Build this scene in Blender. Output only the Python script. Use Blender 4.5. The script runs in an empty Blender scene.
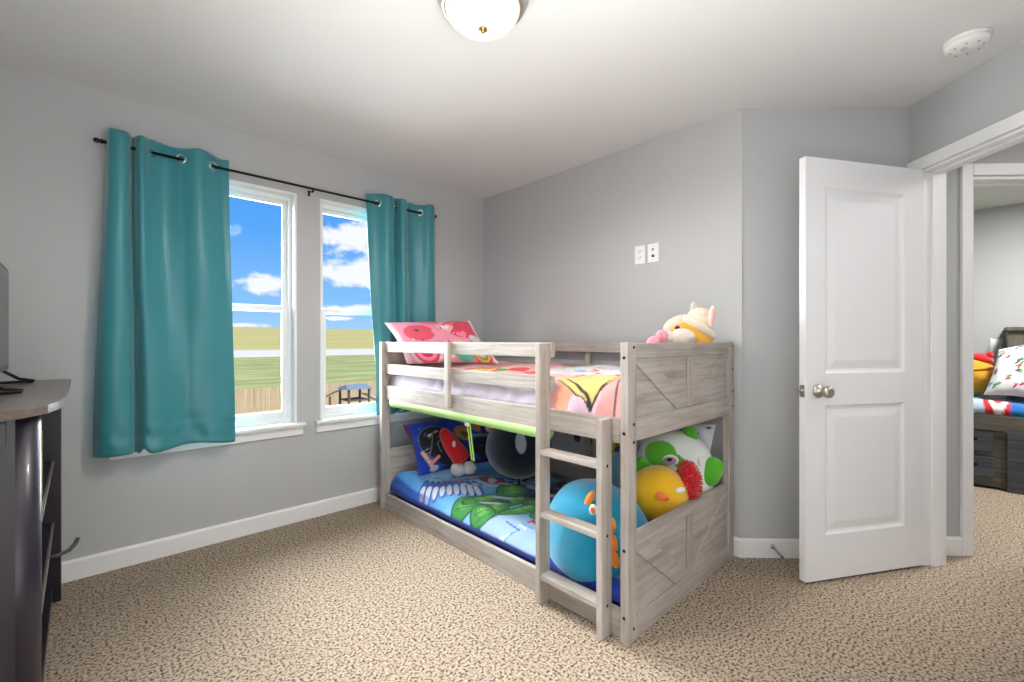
import bpy, bmesh, math, random
import numpy as np
from mathutils import Vector, Matrix
random.seed(7); np.random.seed(7)
SC = bpy.context.scene
COL = SC.collection
PI = math.pi

# ------------------------------------------------------------------ camera
cam_d = bpy.data.cameras.new('camera'); cam = bpy.data.objects.new('camera', cam_d); COL.objects.link(cam)
cam.location = (0, 0, 1.17)
cam.rotation_euler = (PI/2, 0, math.radians(46.4 - 90))
cam_d.sensor_width = 36; cam_d.lens = 455/1024*36; cam_d.clip_start = 0.02; cam_d.clip_end = 3000
SC.camera = cam
SC.view_settings.view_transform = 'Standard'; SC.view_settings.look = 'None'
SC.view_settings.gamma = 1; SC.view_settings.use_curve_mapping = False
SC.view_settings.exposure = 0.12
SC.cycles.max_bounces = 10; SC.cycles.diffuse_bounces = 6; SC.cycles.transparent_max_bounces = 12
SC.cycles.sample_clamp_indirect = 6.0; SC.cycles.use_denoising = True
SC.cycles.caustics_reflective = False; SC.cycles.caustics_refractive = False

def lin(c):
    out = []
    for x in c[:3]:
        x = x/255.0
        out.append(x/12.92 if x <= 0.04045 else ((x+0.055)/1.055)**2.4)
    return tuple(out)
def lin4(c): return lin(c) + (1.0,)

# ------------------------------------------------------------------ sky
def build_world():
    w = bpy.data.worlds.new('sky'); SC.world = w; w.use_nodes = True
    nt = w.node_tree; nt.nodes.clear(); N = nt.nodes.new; L = nt.links.new
    out = N('ShaderNodeOutputWorld'); bg = N('ShaderNodeBackground'); L(bg.outputs[0], out.inputs[0])
    bg.inputs[1].default_value = 1.0
    tc = N('ShaderNodeTexCoord'); sep = N('ShaderNodeSeparateXYZ'); L(tc.outputs['Generated'], sep.inputs[0])
    def math_(op, a, b=None):
        m = N('ShaderNodeMath'); m.operation = op
        for i, v in enumerate((a, b)):
            if v is None: continue
            if isinstance(v, (int, float)): m.inputs[i].default_value = v
            else: L(v, m.inputs[i])
        return m.outputs[0]
    x, y, z = sep.outputs
    az = math_('ARCTAN2', y, x)
    r = math_('SQRT', math_('ADD', math_('MULTIPLY', x, x), math_('MULTIPLY', y, y)))
    el = math_('ARCTAN2', z, r)
    ramp = N('ShaderNodeValToRGB'); L(math_('DIVIDE', el, 0.6), ramp.inputs[0])
    e = ramp.color_ramp.elements
    e[0].position = 0.0; e[0].color = lin4((176, 212, 248))
    e[1].position = 1.0; e[1].color = lin4((58, 128, 232))
    for p, c in ((0.12, (138, 194, 250)), (0.35, (92, 166, 248)), (0.62, (70, 150, 246))):
        n_ = ramp.color_ramp.elements.new(p); n_.color = lin4(c)
    comb = N('ShaderNodeCombineXYZ'); L(az, comb.inputs[0]); L(math_('MULTIPLY', el, 1.7), comb.inputs[1])
    noi = N('ShaderNodeTexNoise'); noi.inputs['Scale'].default_value = 16; noi.inputs['Detail'].default_value = 8
    noi.inputs['Roughness'].default_value = 0.6; L(comb.outputs[0], noi.inputs['Vector'])
    nz = math_('SUBTRACT', noi.outputs[0], 0.5)
    total = None
    # cumulus banks: azimuth, elevation, half width, half height
    for (a0, e0, sa, se) in ((1.312, 0.107, 0.062, 0.020), (1.15, 0.212, 0.072, 0.038), (1.145, 0.138, 0.09, 0.030), (1.08, 0.18, 0.06, 0.03),
                             (1.10, 0.155, 0.05, 0.030), (1.15, 0.272, 0.08, 0.013), (1.14, 0.066, 0.065, 0.012), (1.18, 0.047, 0.05, 0.006),
                             (1.36, 0.03, 0.06, 0.006), (0.9, 0.2, 0.12, 0.04), (1.7, 0.22, 0.15, 0.05), (2.1, 0.12, 0.2, 0.04)):
        da = math_('DIVIDE', math_('SUBTRACT', az, a0), sa); de = math_('DIVIDE', math_('SUBTRACT', el, e0), se)
        d2 = math_('ADD', math_('MULTIPLY', da, da), math_('MULTIPLY', de, de))
        m = math_('SUBTRACT', 1.0, math_('SQRT', d2))
        total = m if total is None else math_('MAXIMUM', total, m)
    total = math_('MAXIMUM', total, -1.5)
    dens = math_('ADD', total, math_('MULTIPLY', nz, 2.6))
    cr = N('ShaderNodeMapRange'); cr.interpolation_type = 'SMOOTHSTEP'; L(dens, cr.inputs[0])
    cr.inputs[1].default_value = -0.08; cr.inputs[2].default_value = 0.5
    mix = N('ShaderNodeMix'); mix.data_type = 'RGBA'; L(cr.outputs[0], mix.inputs[0])
    L(ramp.outputs[0], mix.inputs[6]); mix.inputs[7].default_value = lin4((246, 247, 252))
    L(mix.outputs[2], bg.inputs[0])
build_world()

def light(name, kind, loc, energy, color=(1, 1, 1), rot=(0, 0, 0), size=0.2, size_y=None, shape=None, spread=None):
    d = bpy.data.lights.new(name, kind); d.energy = energy; d.color = color
    if kind == 'AREA':
        d.size = size
        if shape: d.shape = shape
        if size_y: d.size_y = size_y
        if spread: d.spread = spread
    elif kind == 'SUN': d.angle = size
    else: d.shadow_soft_size = size
    o = bpy.data.objects.new(name, d); COL.objects.link(o); o.location = loc; o.rotation_euler = rot
    return o
light('sun', 'SUN', (0, 0, 20), 4.6, (1, 0.95, 0.86), (math.radians(35), 0, math.radians(25)), size=0.01)
lamp_d = light('room_lamp', 'SPOT', (1.068, 1.276, 2.290), 74, (1, 0.96, 0.92), size=0.10)
lamp_d.data.spot_size = math.radians(176); lamp_d.data.spot_blend = 0.45
for wx in (0.83, 1.37):                                              # daylight entering at each window
    light('window_daylight', 'AREA', (wx, 3.55, 1.50), 56, (0.97, 0.985, 1), (math.radians(-72), 0, 0), size=0.44, size_y=1.45, shape='RECTANGLE', spread=math.radians(104))
light('ceiling_bounce_fill', 'AREA', (0.45, 0.35, 1.5), 25, (1, 0.99, 0.98), (PI, 0, 0), size=0.7, shape='DISK')  # added fill aimed upward so the ceiling bounce lifts the whole room
light('wall_bounce_fill', 'AREA', (0.35, 0.25, 0.72), 38, (1, 0.99, 0.98), (math.radians(90), 0, math.radians(135)), size=0.5, shape='DISK')  # added fill aimed at the rear corner, bouncing low into the lower bunk
light('hall_fill', 'AREA', (3.2, -1.2, 2.40), 20, (1, 0.98, 0.96), size=0.9, shape='DISK')  # added light without a fixture, fills the hall beyond the door
light('bedroom_fill', 'AREA', (4.9, -0.6, 2.40), 70, (1, 0.98, 0.96), size=0.4, shape='DISK')  # unseen light added to brighten the far bedroom, no fixture modelled

# ------------------------------------------------------------------ node helpers, materials
def new_mat(name):
    m = bpy.data.materials.new(name); m.use_nodes = True
    nt = m.node_tree; b = nt.nodes['Principled BSDF']
    return m, nt, b
def mat(name, c, rough=0.6, metal=0.0, spec=0.4, var=0.0, vscale=8.0, bump=0.0, bscale=120.0, bdist=0.002, stretch=(1, 1, 1), sheen=0.0, coat=0.0, emit=None, detail=4):
    m, nt, b = new_mat(name)
    b.inputs['Roughness'].default_value = rough; b.inputs['Metallic'].default_value = metal
    b.inputs['Specular IOR Level'].default_value = spec
    b.inputs['Sheen Weight'].default_value = sheen; b.inputs['Coat Weight'].default_value = coat
    b.inputs['Base Color'].default_value = lin4(c)
    tc = nt.nodes.new('ShaderNodeTexCoord'); mp = nt.nodes.new('ShaderNodeMapping'); mp.inputs['Scale'].default_value = stretch
    nt.links.new(tc.outputs['Object'], mp.inputs[0])
    if var > 0:
        n = nt.nodes.new('ShaderNodeTexNoise'); n.inputs['Scale'].default_value = vscale; n.inputs['Detail'].default_value = detail
        nt.links.new(mp.outputs[0], n.inputs['Vector'])
        r = nt.nodes.new('ShaderNodeValToRGB'); l = lin(c)
        r.color_ramp.elements[0].position = 0.25; r.color_ramp.elements[1].position = 0.75
        r.color_ramp.elements[0].color = tuple(max(0, v*(1-var)) for v in l) + (1,)
        r.color_ramp.elements[1].color = tuple(min(1, v*(1+var)) for v in l) + (1,)
        nt.links.new(n.outputs[0], r.inputs[0]); nt.links.new(r.outputs[0], b.inputs['Base Color'])
    if bump > 0:
        n2 = nt.nodes.new('ShaderNodeTexNoise'); n2.inputs['Scale'].default_value = bscale; n2.inputs['Detail'].default_value = 3
        nt.links.new(mp.outputs[0], n2.inputs['Vector'])
        bp = nt.nodes.new('ShaderNodeBump'); bp.inputs['Strength'].default_value = bump; bp.inputs['Distance'].default_value = bdist
        nt.links.new(n2.outputs[0], bp.inputs['Height']); nt.links.new(bp.outputs[0], b.inputs['Normal'])
    if emit:
        b.inputs['Emission Color'].default_value = lin4(emit[0]); b.inputs['Emission Strength'].default_value = emit[1]
    return m
def print_mat(name, rough=0.8, sheen=0.2, bump=0.25, bscale=260.0, bdist=0.0015, wrinkle=0.0):
    m, nt, b = new_mat(name)
    a = nt.nodes.new('ShaderNodeAttribute'); a.attribute_name = 'print'
    nt.links.new(a.outputs['Color'], b.inputs['Base Color'])
    b.inputs['Roughness'].default_value = rough; b.inputs['Sheen Weight'].default_value = sheen
    b.inputs['Specular IOR Level'].default_value = 0.25
    tc = nt.nodes.new('ShaderNodeTexCoord')
    n = nt.nodes.new('ShaderNodeTexNoise'); n.inputs['Scale'].default_value = bscale; n.inputs['Detail'].default_value = 2
    nt.links.new(tc.outputs['Object'], n.inputs['Vector'])
    bp = nt.nodes.new('ShaderNodeBump'); bp.inputs['Strength'].default_value = bump; bp.inputs['Distance'].default_value = bdist
    nt.links.new(n.outputs[0], bp.inputs['Height'])
    if wrinkle:
        n3 = nt.nodes.new('ShaderNodeTexNoise'); n3.inputs['Scale'].default_value = 9; n3.inputs['Detail'].default_value = 4
        n3.inputs['Distortion'].default_value = 1.2
        nt.links.new(tc.outputs['Object'], n3.inputs['Vector'])
        b2 = nt.nodes.new('ShaderNodeBump'); b2.inputs['Strength'].default_value = wrinkle; b2.inputs['Distance'].default_value = 0.02
        nt.links.new(n3.outputs[0], b2.inputs['Height']); nt.links.new(b2.outputs[0], bp.inputs['Normal'])
    nt.links.new(bp.outputs[0], b.inputs['Normal'])
    return m
def wood(name, axis, light_c=(186, 179, 173), dark_c=(154, 145, 137)):
    m, nt, b = new_mat(name)
    tc = nt.nodes.new('ShaderNodeTexCoord'); mp = nt.nodes.new('ShaderNodeMapping')
    s = [38, 38, 38]; s[axis] = 2.2; mp.inputs['Scale'].default_value = s
    nt.links.new(tc.outputs['Object'], mp.inputs[0])
    n = nt.nodes.new('ShaderNodeTexNoise'); n.inputs['Scale'].default_value = 1.0; n.inputs['Detail'].default_value = 6
    n.inputs['Roughness'].default_value = 0.62; n.inputs['Distortion'].default_value = 0.6
    nt.links.new(mp.outputs[0], n.inputs['Vector'])
    r = nt.nodes.new('ShaderNodeValToRGB'); e = r.color_ramp.elements
    e[0].position = 0.3; e[0].color = lin4(dark_c); e[1].position = 0.6; e[1].color = lin4(light_c)
    nt.links.new(n.outputs[0], r.inputs[0])
    # broad weathered blotches
    n2 = nt.nodes.new('ShaderNodeTexNoise'); n2.inputs['Scale'].default_value = 5.0; n2.inputs['Detail'].default_value = 3
    nt.links.new(tc.outputs['Object'], n2.inputs['Vector'])
    r2 = nt.nodes.new('ShaderNodeValToRGB'); r2.color_ramp.elements[0].position = 0.35; r2.color_ramp.elements[1].position = 0.75
    r2.color_ramp.elements[0].color = (1, 1, 1, 1); r2.color_ramp.elements[1].color = (0.86, 0.82, 0.78, 1)
    nt.links.new(n2.outputs[0], r2.inputs[0])
    mx = nt.nodes.new('ShaderNodeMix'); mx.data_type = 'RGBA'; mx.blend_type = 'MULTIPLY'; mx.inputs[0].default_value = 1
    nt.links.new(r.outputs[0], mx.inputs[6]); nt.links.new(r2.outputs[0], mx.inputs[7])
    nt.links.new(mx.outputs[2], b.inputs['Base Color'])
    b.inputs['Roughness'].default_value = 0.55; b.inputs['Specular IOR Level'].default_value = 0.35
    bp = nt.nodes.new('ShaderNodeBump'); bp.inputs['Strength'].default_value = 0.25; bp.inputs['Distance'].default_value = 0.002
    nt.links.new(n.outputs[0], bp.inputs['Height']); nt.links.new(bp.outputs[0], b.inputs['Normal'])
    return m
def carpet_mat():
    m, nt, b = new_mat('speckled_carpet')
    tc = nt.nodes.new('ShaderNodeTexCoord')
    def ramp(src, stops):
        r = nt.nodes.new('ShaderNodeValToRGB'); els = r.color_ramp.elements
        els[0].position, els[0].color = stops[0][0], lin4(stops[0][1]); els[1].position, els[1].color = stops[-1][0], lin4(stops[-1][1])
        for p, c in stops[1:-1]:
            q = els.new(p); q.color = lin4(c)
        nt.links.new(src, r.inputs[0]); return r.outputs[0]
    n = nt.nodes.new('ShaderNodeTexNoise'); n.inputs['Scale'].default_value = 96; n.inputs['Detail'].default_value = 3; n.inputs['Roughness'].default_value = 0.62
    nt.links.new(tc.outputs['Object'], n.inputs['Vector'])
    base = ramp(n.outputs[0], ((0.36, (74, 58, 45)), (0.435, (116, 100, 83)), (0.49, (166, 151, 134)), (0.72, (190, 177, 161))))
    v = nt.nodes.new('ShaderNodeTexVoronoi'); v.inputs['Scale'].default_value = 120
    nt.links.new(tc.outputs['Object'], v.inputs['Vector'])
    mx = nt.nodes.new('ShaderNodeMix'); mx.data_type = 'RGBA'; mx.blend_type = 'MULTIPLY'; mx.inputs[0].default_value = 0.35
    nt.links.new(base, mx.inputs[6])
    nt.links.new(ramp(v.outputs['Color'], ((0.0, (150, 130, 110)), (0.4, (255, 250, 244)), (1.0, (255, 252, 248)))), mx.inputs[7])
    nt.links.new(mx.outputs[2], b.inputs['Base Color'])
    b.inputs['Roughness'].default_value = 0.95; b.inputs['Specular IOR Level'].default_value = 0.1
    bp = nt.nodes.new('ShaderNodeBump'); bp.inputs['Strength'].default_value = 0.45; bp.inputs['Distance'].default_value = 0.006
    n2 = nt.nodes.new('ShaderNodeTexNoise'); n2.inputs['Scale'].default_value = 130; n2.inputs['Detail'].default_value = 4
    nt.links.new(tc.outputs['Object'], n2.inputs['Vector'])
    nt.links.new(n2.outputs[0], bp.inputs['Height']); nt.links.new(bp.outputs[0], b.inputs['Normal'])
    return m
def glass_mat():
    m = bpy.data.materials.new('window_glass'); m.use_nodes = True; nt = m.node_tree; nt.nodes.clear()
    o = nt.nodes.new('ShaderNodeOutputMaterial'); t = nt.nodes.new('ShaderNodeBsdfTransparent'); g = nt.nodes.new('ShaderNodeBsdfGlossy')
    g.inputs['Roughness'].default_value = 0.02; t.inputs[0].default_value = (0.97, 0.985, 0.98, 1)
    f = nt.nodes.new('ShaderNodeFresnel'); f.inputs[0].default_value = 1.08
    mx = nt.nodes.new('ShaderNodeMixShader'); nt.links.new(f.outputs[0], mx.inputs[0])
    nt.links.new(t.outputs[0], mx.inputs[1]); nt.links.new(g.outputs[0], mx.inputs[2]); nt.links.new(mx.outputs[0], o.inputs[0])
    return m

WALL = mat('grey_wall_paint', (184, 185, 186), 0.75, spec=0.2, bump=0.12, bscale=90, bdist=0.002)
CEIL = mat('ceiling_paint', (222, 222, 221), 0.9, spec=0.1, bump=0.2, bscale=70, bdist=0.003)
WHITE = mat('white_trim_paint', (236, 236, 236), 0.38, spec=0.4)
DOORW = mat('white_door_paint', (236, 236, 238), 0.34, spec=0.45)
VINYL = mat('white_vinyl', (238, 238, 238), 0.35, spec=0.4)
GLASS = glass_mat()
CARPET = carpet_mat()
NICKEL = mat('brushed_nickel', (196, 190, 180), 0.34, metal=1.0)
CHROME = mat('chrome', (205, 205, 208), 0.15, metal=1.0)
BLACKM = mat('black_metal', (28, 26, 26), 0.45, metal=0.6)
BRASS = mat('aged_brass', (170, 138, 86), 0.3, metal=1.0)
WX, WY, WZ = wood('whitewashed_wood_x', 0), wood('whitewashed_wood_y', 1), wood('whitewashed_wood_z', 2)
BOLT = mat('dark_bolt', (42, 38, 36), 0.4, metal=0.7)
TEAL = mat('teal_curtain_satin', (48, 132, 142), 0.38, spec=0.5, sheen=0.35, bump=0.08, bscale=500, bdist=0.0008, var=0.05, vscale=3)
LIME = mat('lime_foam', (172, 214, 136), 0.75, bump=0.1, bscale=160, var=0.05)
PLASTIC = mat('white_plastic', (236, 236, 234), 0.35)
FABRIC = print_mat('printed_fabric', 0.75, 0.15, 0.15, wrinkle=0.35)
SATIN = print_mat('printed_pillowcase', 0.7, 0.2, 0.12, wrinkle=0.2)
PLUSH = print_mat('short_plush', 0.9, 0.5, 0.5, 380.0, 0.003)

# ------------------------------------------------------------------ object helpers
def wloc(o):
    v = Vector((0, 0, 0))
    while o is not None:
        v += Vector(o.location); o = o.parent
    return v
def props(o, label=None, cat=None, group=None, kind=None):
    for k, v in (('label', label), ('category', cat), ('group', group), ('kind', kind)):
        if v: o[k] = v
    return o
def thing(name, label, cat, loc, group=None):
    o = bpy.data.objects.new(name, None); COL.objects.link(o); o.location = loc; o.empty_display_size = 0.05
    return props(o, label, cat, group)

class MB:
    """collects shapes in world coordinates and links them as ONE mesh object"""
    def __init__(s): s.bm = bmesh.new()
    def _add(s, verts, faces, smooth=False):
        vs = [s.bm.verts.new(v) for v in verts]; out = []
        for f in faces:
            try: q = s.bm.faces.new([vs[i] for i in f]); q.smooth = smooth; out.append(q)
            except ValueError: pass
        return vs, out
    def box(s, x0, x1, y0, y1, z0, z1, bevel=0.0, M=None):
        v = [(x, y, z) for x in (x0, x1) for y in (y0, y1) for z in (z0, z1)]
        if M is not None: v = [tuple(M @ Vector(p)) for p in v]
        f = [(0, 1, 3, 2), (4, 6, 7, 5), (0, 4, 5, 1), (2, 3, 7, 6), (0, 2, 6, 4), (1, 5, 7, 3)]
        vs, fs = s._add(v, f)
        if bevel:
            es = list({e for q in fs for e in q.edges})
            bmesh.ops.bevel(s.bm, geom=es, offset=bevel, segments=2, profile=0.7, affect='EDGES', clamp_overlap=True)
        return s
    def prism(s, poly, z0, z1, bevel=0.0):
        n = len(poly)
        v = [(x, y, z0) for x, y in poly] + [(x, y, z1) for x, y in poly]
        f = [tuple(range(n))[::-1], tuple(range(n, 2*n))] + [(i, (i+1) % n, n+(i+1) % n, n+i) for i in range(n)]
        vs, fs = s._add(v, f)
        if bevel:
            es = list({e for q in fs for e in q.edges})
            bmesh.ops.bevel(s.bm, geom=es, offset=bevel, segments=2, profile=0.7, affect='EDGES', clamp_overlap=True)
        return s
    def tube(s, pts, r, seg=12, cap=True):
        pts = [Vector(p) for p in pts]; n = len(pts); rr = r if isinstance(r, (list, tuple)) else [r]*n
        rings = []; up = Vector((0, 0, 1))
        for i, p in enumerate(pts):
            t = (pts[min(i+1, n-1)] - pts[max(i-1, 0)]).normalized()
            a = t.cross(up)
            if a.length < 1e-3: a = t.cross(Vector((1, 0, 0)))
            a.normalize(); b = t.cross(a)
            rings.append([p + (a*math.cos(2*PI*k/seg) + b*math.sin(2*PI*k/seg))*rr[i] for k in range(seg)])
        v = [q for ring in rings for q in ring]
        f = [(i*seg+k, i*seg+(k+1) % seg, (i+1)*seg+(k+1) % seg, (i+1)*seg+k) for i in range(n-1) for k in range(seg)]
        s._add(v, f, True)
        if cap:
            s._add(rings[0], [tuple(range(seg))]); s._add(rings[-1], [tuple(range(seg))])
        return s
    def lathe(s, prof, c, axis=(0, 0, 1), seg=32):
        """prof: (radius, height) along axis from c"""
        ax = Vector(axis).normalized(); a = ax.orthogonal().normalized(); b = ax.cross(a); c = Vector(c)
        v = []
        for r, h in prof:
            v += [c + ax*h + (a*math.cos(2*PI*k/seg) + b*math.sin(2*PI*k/seg))*max(r, 1e-5) for k in range(seg)]
        f = [(i*seg+k, i*seg+(k+1) % seg, (i+1)*seg+(k+1) % seg, (i+1)*seg+k) for i in range(len(prof)-1) for k in range(seg)]
        s._add(v, f, True); return s
    def torus(s, c, axis, R, r, seg=24, ts=10):
        ax = Vector(axis).normalized(); a = ax.orthogonal().normalized(); b = ax.cross(a); c = Vector(c); v = []
        for i in range(seg):
            d = a*math.cos(2*PI*i/seg) + b*math.sin(2*PI*i/seg)
            for j in range(ts):
                v.append(c + d*(R + r*math.cos(2*PI*j/ts)) + ax*r*math.sin(2*PI*j/ts))
        f = [(i*ts+j, ((i+1) % seg)*ts+j, ((i+1) % seg)*ts+(j+1) % ts, i*ts+(j+1) % ts) for i in range(seg) for j in range(ts)]
        s._add(v, f, True); return s
    def sph(s, c, r, M=None, seg=24, ring=14):
        r = (r, r, r) if isinstance(r, (int, float)) else r
        c = Vector(c); v = []
        for i in range(ring+1):
            th = PI*i/ring
            for k in range(seg):
                p = Vector((r[0]*math.sin(th)*math.cos(2*PI*k/seg), r[1]*math.sin(th)*math.sin(2*PI*k/seg), r[2]*math.cos(th)))
                v.append(c + (M @ p if M is not None else p))
        f = [(i*seg+k, i*seg+(k+1) % seg, (i+1)*seg+(k+1) % seg, (i+1)*seg+k) for i in range(ring) for k in range(seg)]
        s._add(v, f, True); return s
    def build(s, name, m, parent=None, loc=None, merge=True):
        if merge: bmesh.ops.remove_doubles(s.bm, verts=s.bm.verts, dist=1e-5)
        bmesh.ops.recalc_face_normals(s.bm, faces=s.bm.faces)
        org = Vector(loc) if loc is not None else Vector((0, 0, 0))
        base = org if parent is None else wloc(parent)
        bmesh.ops.translate(s.bm, verts=s.bm.verts, vec=-base)
        me = bpy.data.meshes.new(name); s.bm.to_mesh(me); s.bm.free()
        me.materials.append(m)
        o = bpy.data.objects.new(name, me); COL.objects.link(o)
        if parent is None: o.location = org
        else: o.parent = parent
        return o
def grid_obj(name, P, m, parent=None, loc=None, color=None, close_u=False, thick=0.0, extra=None):
    """P: (nu,nv,3) world points; color (nu,nv,3) linear"""
    nu, nv = P.shape[:2]
    base = Vector(loc) if loc is not None else (wloc(parent) if parent is not None else Vector((0, 0, 0)))
    V = P.reshape(-1, 3) - np.array(base)
    idx = np.arange(nu*nv).reshape(nu, nv)
    a = idx if not close_u else np.vstack([idx, idx[:1]])
    F = np.stack([a[:-1, :-1], a[1:, :-1], a[1:, 1:], a[:-1, 1:]], -1).reshape(-1, 4)
    me = bpy.data.meshes.new(name)
    me.from_pydata(V.tolist(), [], F.tolist())
    me.polygons.foreach_set('use_smooth', [True]*len(me.polygons))
    if color is not None:
        at = me.color_attributes.new('print', 'FLOAT_COLOR', 'POINT')
        c = np.ones((nu*nv, 4), np.float32); c[:, :3] = color.reshape(-1, 3); at.data.foreach_set('color', c.ravel())
    me.materials.append(m); me.update()
    o = bpy.data.objects.new(name, me); COL.objects.link(o)
    if parent is not None: o.parent = parent
    elif loc is not None: o.location = loc
    if thick:
        md = o.modifiers.new('thickness', 'SOLIDIFY'); md.thickness = thick; md.offset = 0
    return o
def struct(name, mb, m, parent=None, loc=None):
    o = mb.build(name, m, parent, loc)
    if parent is None: o['kind'] = 'structure'
    return o

# printing helpers: colour fields over (x, y) arrays
def field(shape, c): return np.ones(shape + (3,))*np.array(lin(c))
def sst(a, b, x):
    t = np.clip((x-a)/(b-a), 0, 1); return t*t*(3-2*t)
def put(C, mask, c): C[:] = C*(1-mask[..., None]) + np.array(lin(c))*mask[..., None]
def ell(C, X, Y, cx, cy, a, b, ang, c, line=None, lw=0.12):
    ca, sa = math.cos(ang), math.sin(ang); dx, dy = X-cx, Y-cy
    d = np.sqrt(((dx*ca+dy*sa)/a)**2 + ((-dx*sa+dy*ca)/b)**2)
    if line is not None: put(C, 1-sst(1.0, 1.0+lw, d), line); put(C, 1-sst(1-lw, 1.0, d), c)
    else: put(C, 1-sst(0.95, 1.05, d), c)
def seg(C, X, Y, p, q, w, c):
    p = np.array(p); q = np.array(q); d = q-p; L2 = (d**2).sum()
    t = np.clip(((X-p[0])*d[0]+(Y-p[1])*d[1])/L2, 0, 1)
    r = np.hypot(X-p[0]-t*d[0], Y-p[1]-t*d[1]); put(C, 1-sst(w*0.8, w*1.2, r), c)
def poly(C, X, Y, pts, c):
    inside = np.zeros(X.shape, bool); n = len(pts)
    for i in range(n):
        (x1, y1), (x2, y2) = pts[i], pts[(i+1) % n]
        cond = ((y1 > Y) != (y2 > Y)) & (X < (x2-x1)*(Y-y1)/((y2-y1) + 1e-12) + x1)
        inside ^= cond
    put(C, inside.astype(float), c)
def star(C, X, Y, cx, cy, r, ang, c, n=5, inner=0.45):
    poly(C, X, Y, [(cx+(r if k % 2 == 0 else r*inner)*math.cos(ang+PI*k/n), cy+(r if k % 2 == 0 else r*inner)*math.sin(ang+PI*k/n)) for k in range(2*n)], c)
def heart(C, X, Y, cx, cy, r, ang, c):
    ts = np.linspace(0, 2*PI, 40); ca, sa = math.cos(ang), math.sin(ang); pts = []
    for t in ts[:-1]:
        x = 16*math.sin(t)**3/16*r; y = (13*math.cos(t)-5*math.cos(2*t)-2*math.cos(3*t)-math.cos(4*t))/16*r
        pts.append((cx+x*ca-y*sa, cy+x*sa+y*ca))
    poly(C, X, Y, pts, c)
def vnoise(X, Y, seed, sc):
    rs = np.random.RandomState(seed); out = np.zeros(X.shape)
    for k in range(7):
        a = rs.uniform(0, 2*PI); f = sc*rs.uniform(0.6, 1.8); ph = rs.uniform(0, 2*PI)
        out += np.sin((X*math.cos(a)+Y*math.sin(a))*f + ph)
    return out/4.0

# ------------------------------------------------------------------ room shell
H = 2.43
R2 = math.sqrt(0.5)
def ab(a, b): return ((a+b)*R2, (a-b)*R2)          # the 45-degree corner: a along the door wall, b across it
struct('floor', MB().box(-0.57, 6.40, -3.1, 3.24, -0.25, 0.0), CARPET)
struct('ceiling', MB().box(-0.57, 6.40, -3.1, 3.24, H, H+0.15), CEIL)
WY0, WY1 = 3.10, 3.24
W1 = (0.14, 1.022); W2 = (1.172, 2.054); WZ0, WZ1 = 0.625, 2.125
mb = MB()
for x0, x1, z0, z1 in ((-0.57, W1[0]+.004, 0, H), (W1[1]-.004, W2[0]+.004, 0, H), (W2[1]-.004, 6.40, 0, H), (W1[0]+.004, W1[1]-.004, 0, WZ0), (W1[0]+.004, W1[1]-.004, WZ1-.004, H),
                       (W2[0]+.004, W2[1]-.004, 0, WZ0), (W2[0]+.004, W2[1]-.004, WZ1-.004, H)):
    mb.box(x0, x1, WY0, WY1, z0, z1)
struct('wall_left', mb, WALL)
struct('wall_back', MB().prism([(2.6, 3.10), (2.6, 0.925), (2.72, 0.975), (2.72, 3.10)], 0, H), WALL)
struct('wall_right', MB().prism([ab(2.5, 1.184), ab(2.5, 2.08), ab(2.44, 2.08), ab(2.44, 2.2), ab(2.55, 2.2), ab(2.62, 2.2), ab(2.62, 1.20)], 0, H), WALL)
mb = MB(); mb.prism([ab(1.44, 2.08), ab(1.66, 2.08), ab(1.66, 2.2), ab(1.44, 2.2)], 0, H)
mb.prism([ab(1.66, 2.08), ab(2.44, 2.08), ab(2.44, 2.2), ab(1.66, 2.2)], 2.06, H)
struct('wall_door', mb, WALL)
struct('wall_rear', MB().box(-0.45, 2.60, -0.57, -0.45, 0, H), WALL)
struct('wall_near', MB().box(-0.57, -0.45, -3.1, 3.10, 0, H), WALL)
mb = MB(); mb.prism([ab(2.55, 2.2), ab(2.55, 2.45), ab(2.67, 2.45), ab(2.67, 2.2)], 0, H)
mb.prism([ab(2.55, 2.45), ab(2.55, 3.22), ab(2.67, 3.22), ab(2.67, 2.45)], 2.07, H)
mb.prism([ab(2.55, 3.22), ab(2.55, 3.7), ab(2.67, 3.7), ab(2.67, 3.22)], 0, H)
struct('wall_hall', mb, WALL)
struct('wall_hall_side', MB().prism([ab(0.3, 3.7), ab(2.67, 3.7), ab(2.67, 3.8), ab(0.3, 3.8)], 0, H), WALL)
struct('wall_bedroom_back', MB().box(6.25, 6.40, -3.1, 3.10, 0, H), WALL)
struct('wall_bedroom_side', MB().box(-0.45, 6.25, -3.1, -3.0, 0, H), WALL)

def base_run(mb, p, q, n, h=0.10, t=0.014):
    """a baseboard profile from p to q, n = unit normal into the room"""
    p = Vector((p[0], p[1], 0)); q = Vector((q[0], q[1], 0)); n = Vector((n[0], n[1], 0))
    prof = [(0, 0), (t, 0), (t, h-0.012), (t*0.55, h), (0, h)]
    v = [p + n*a + Vector((0, 0, b)) for a, b in prof] + [q + n*a + Vector((0, 0, b)) for a, b in prof]
    k = len(prof)
    mb._add(v, [tuple(range(k))[::-1], tuple(range(k, 2*k))] + [(i, (i+1) % k, k+(i+1) % k, k+i) for i in range(k)])
mb = MB(); base_run(mb, (-0.45, WY0), (2.6, WY0), (0, -1)); struct('baseboard_left', mb, WHITE)
mb = MB(); base_run(mb, (2.6, WY0), (2.6, 0.919), (-1, 0)); struct('baseboard_back', mb, WHITE)
mb = MB(); base_run(mb, ab(2.5, 1.178), ab(2.5, 2.08), (-R2, -R2)); struct('baseboard_right', mb, WHITE)
mb = MB(); base_run(mb, ab(2.55, 2.2), ab(2.55, 2.39), (-R2, -R2)); struct('baseboard_hall', mb, WHITE)
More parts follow.
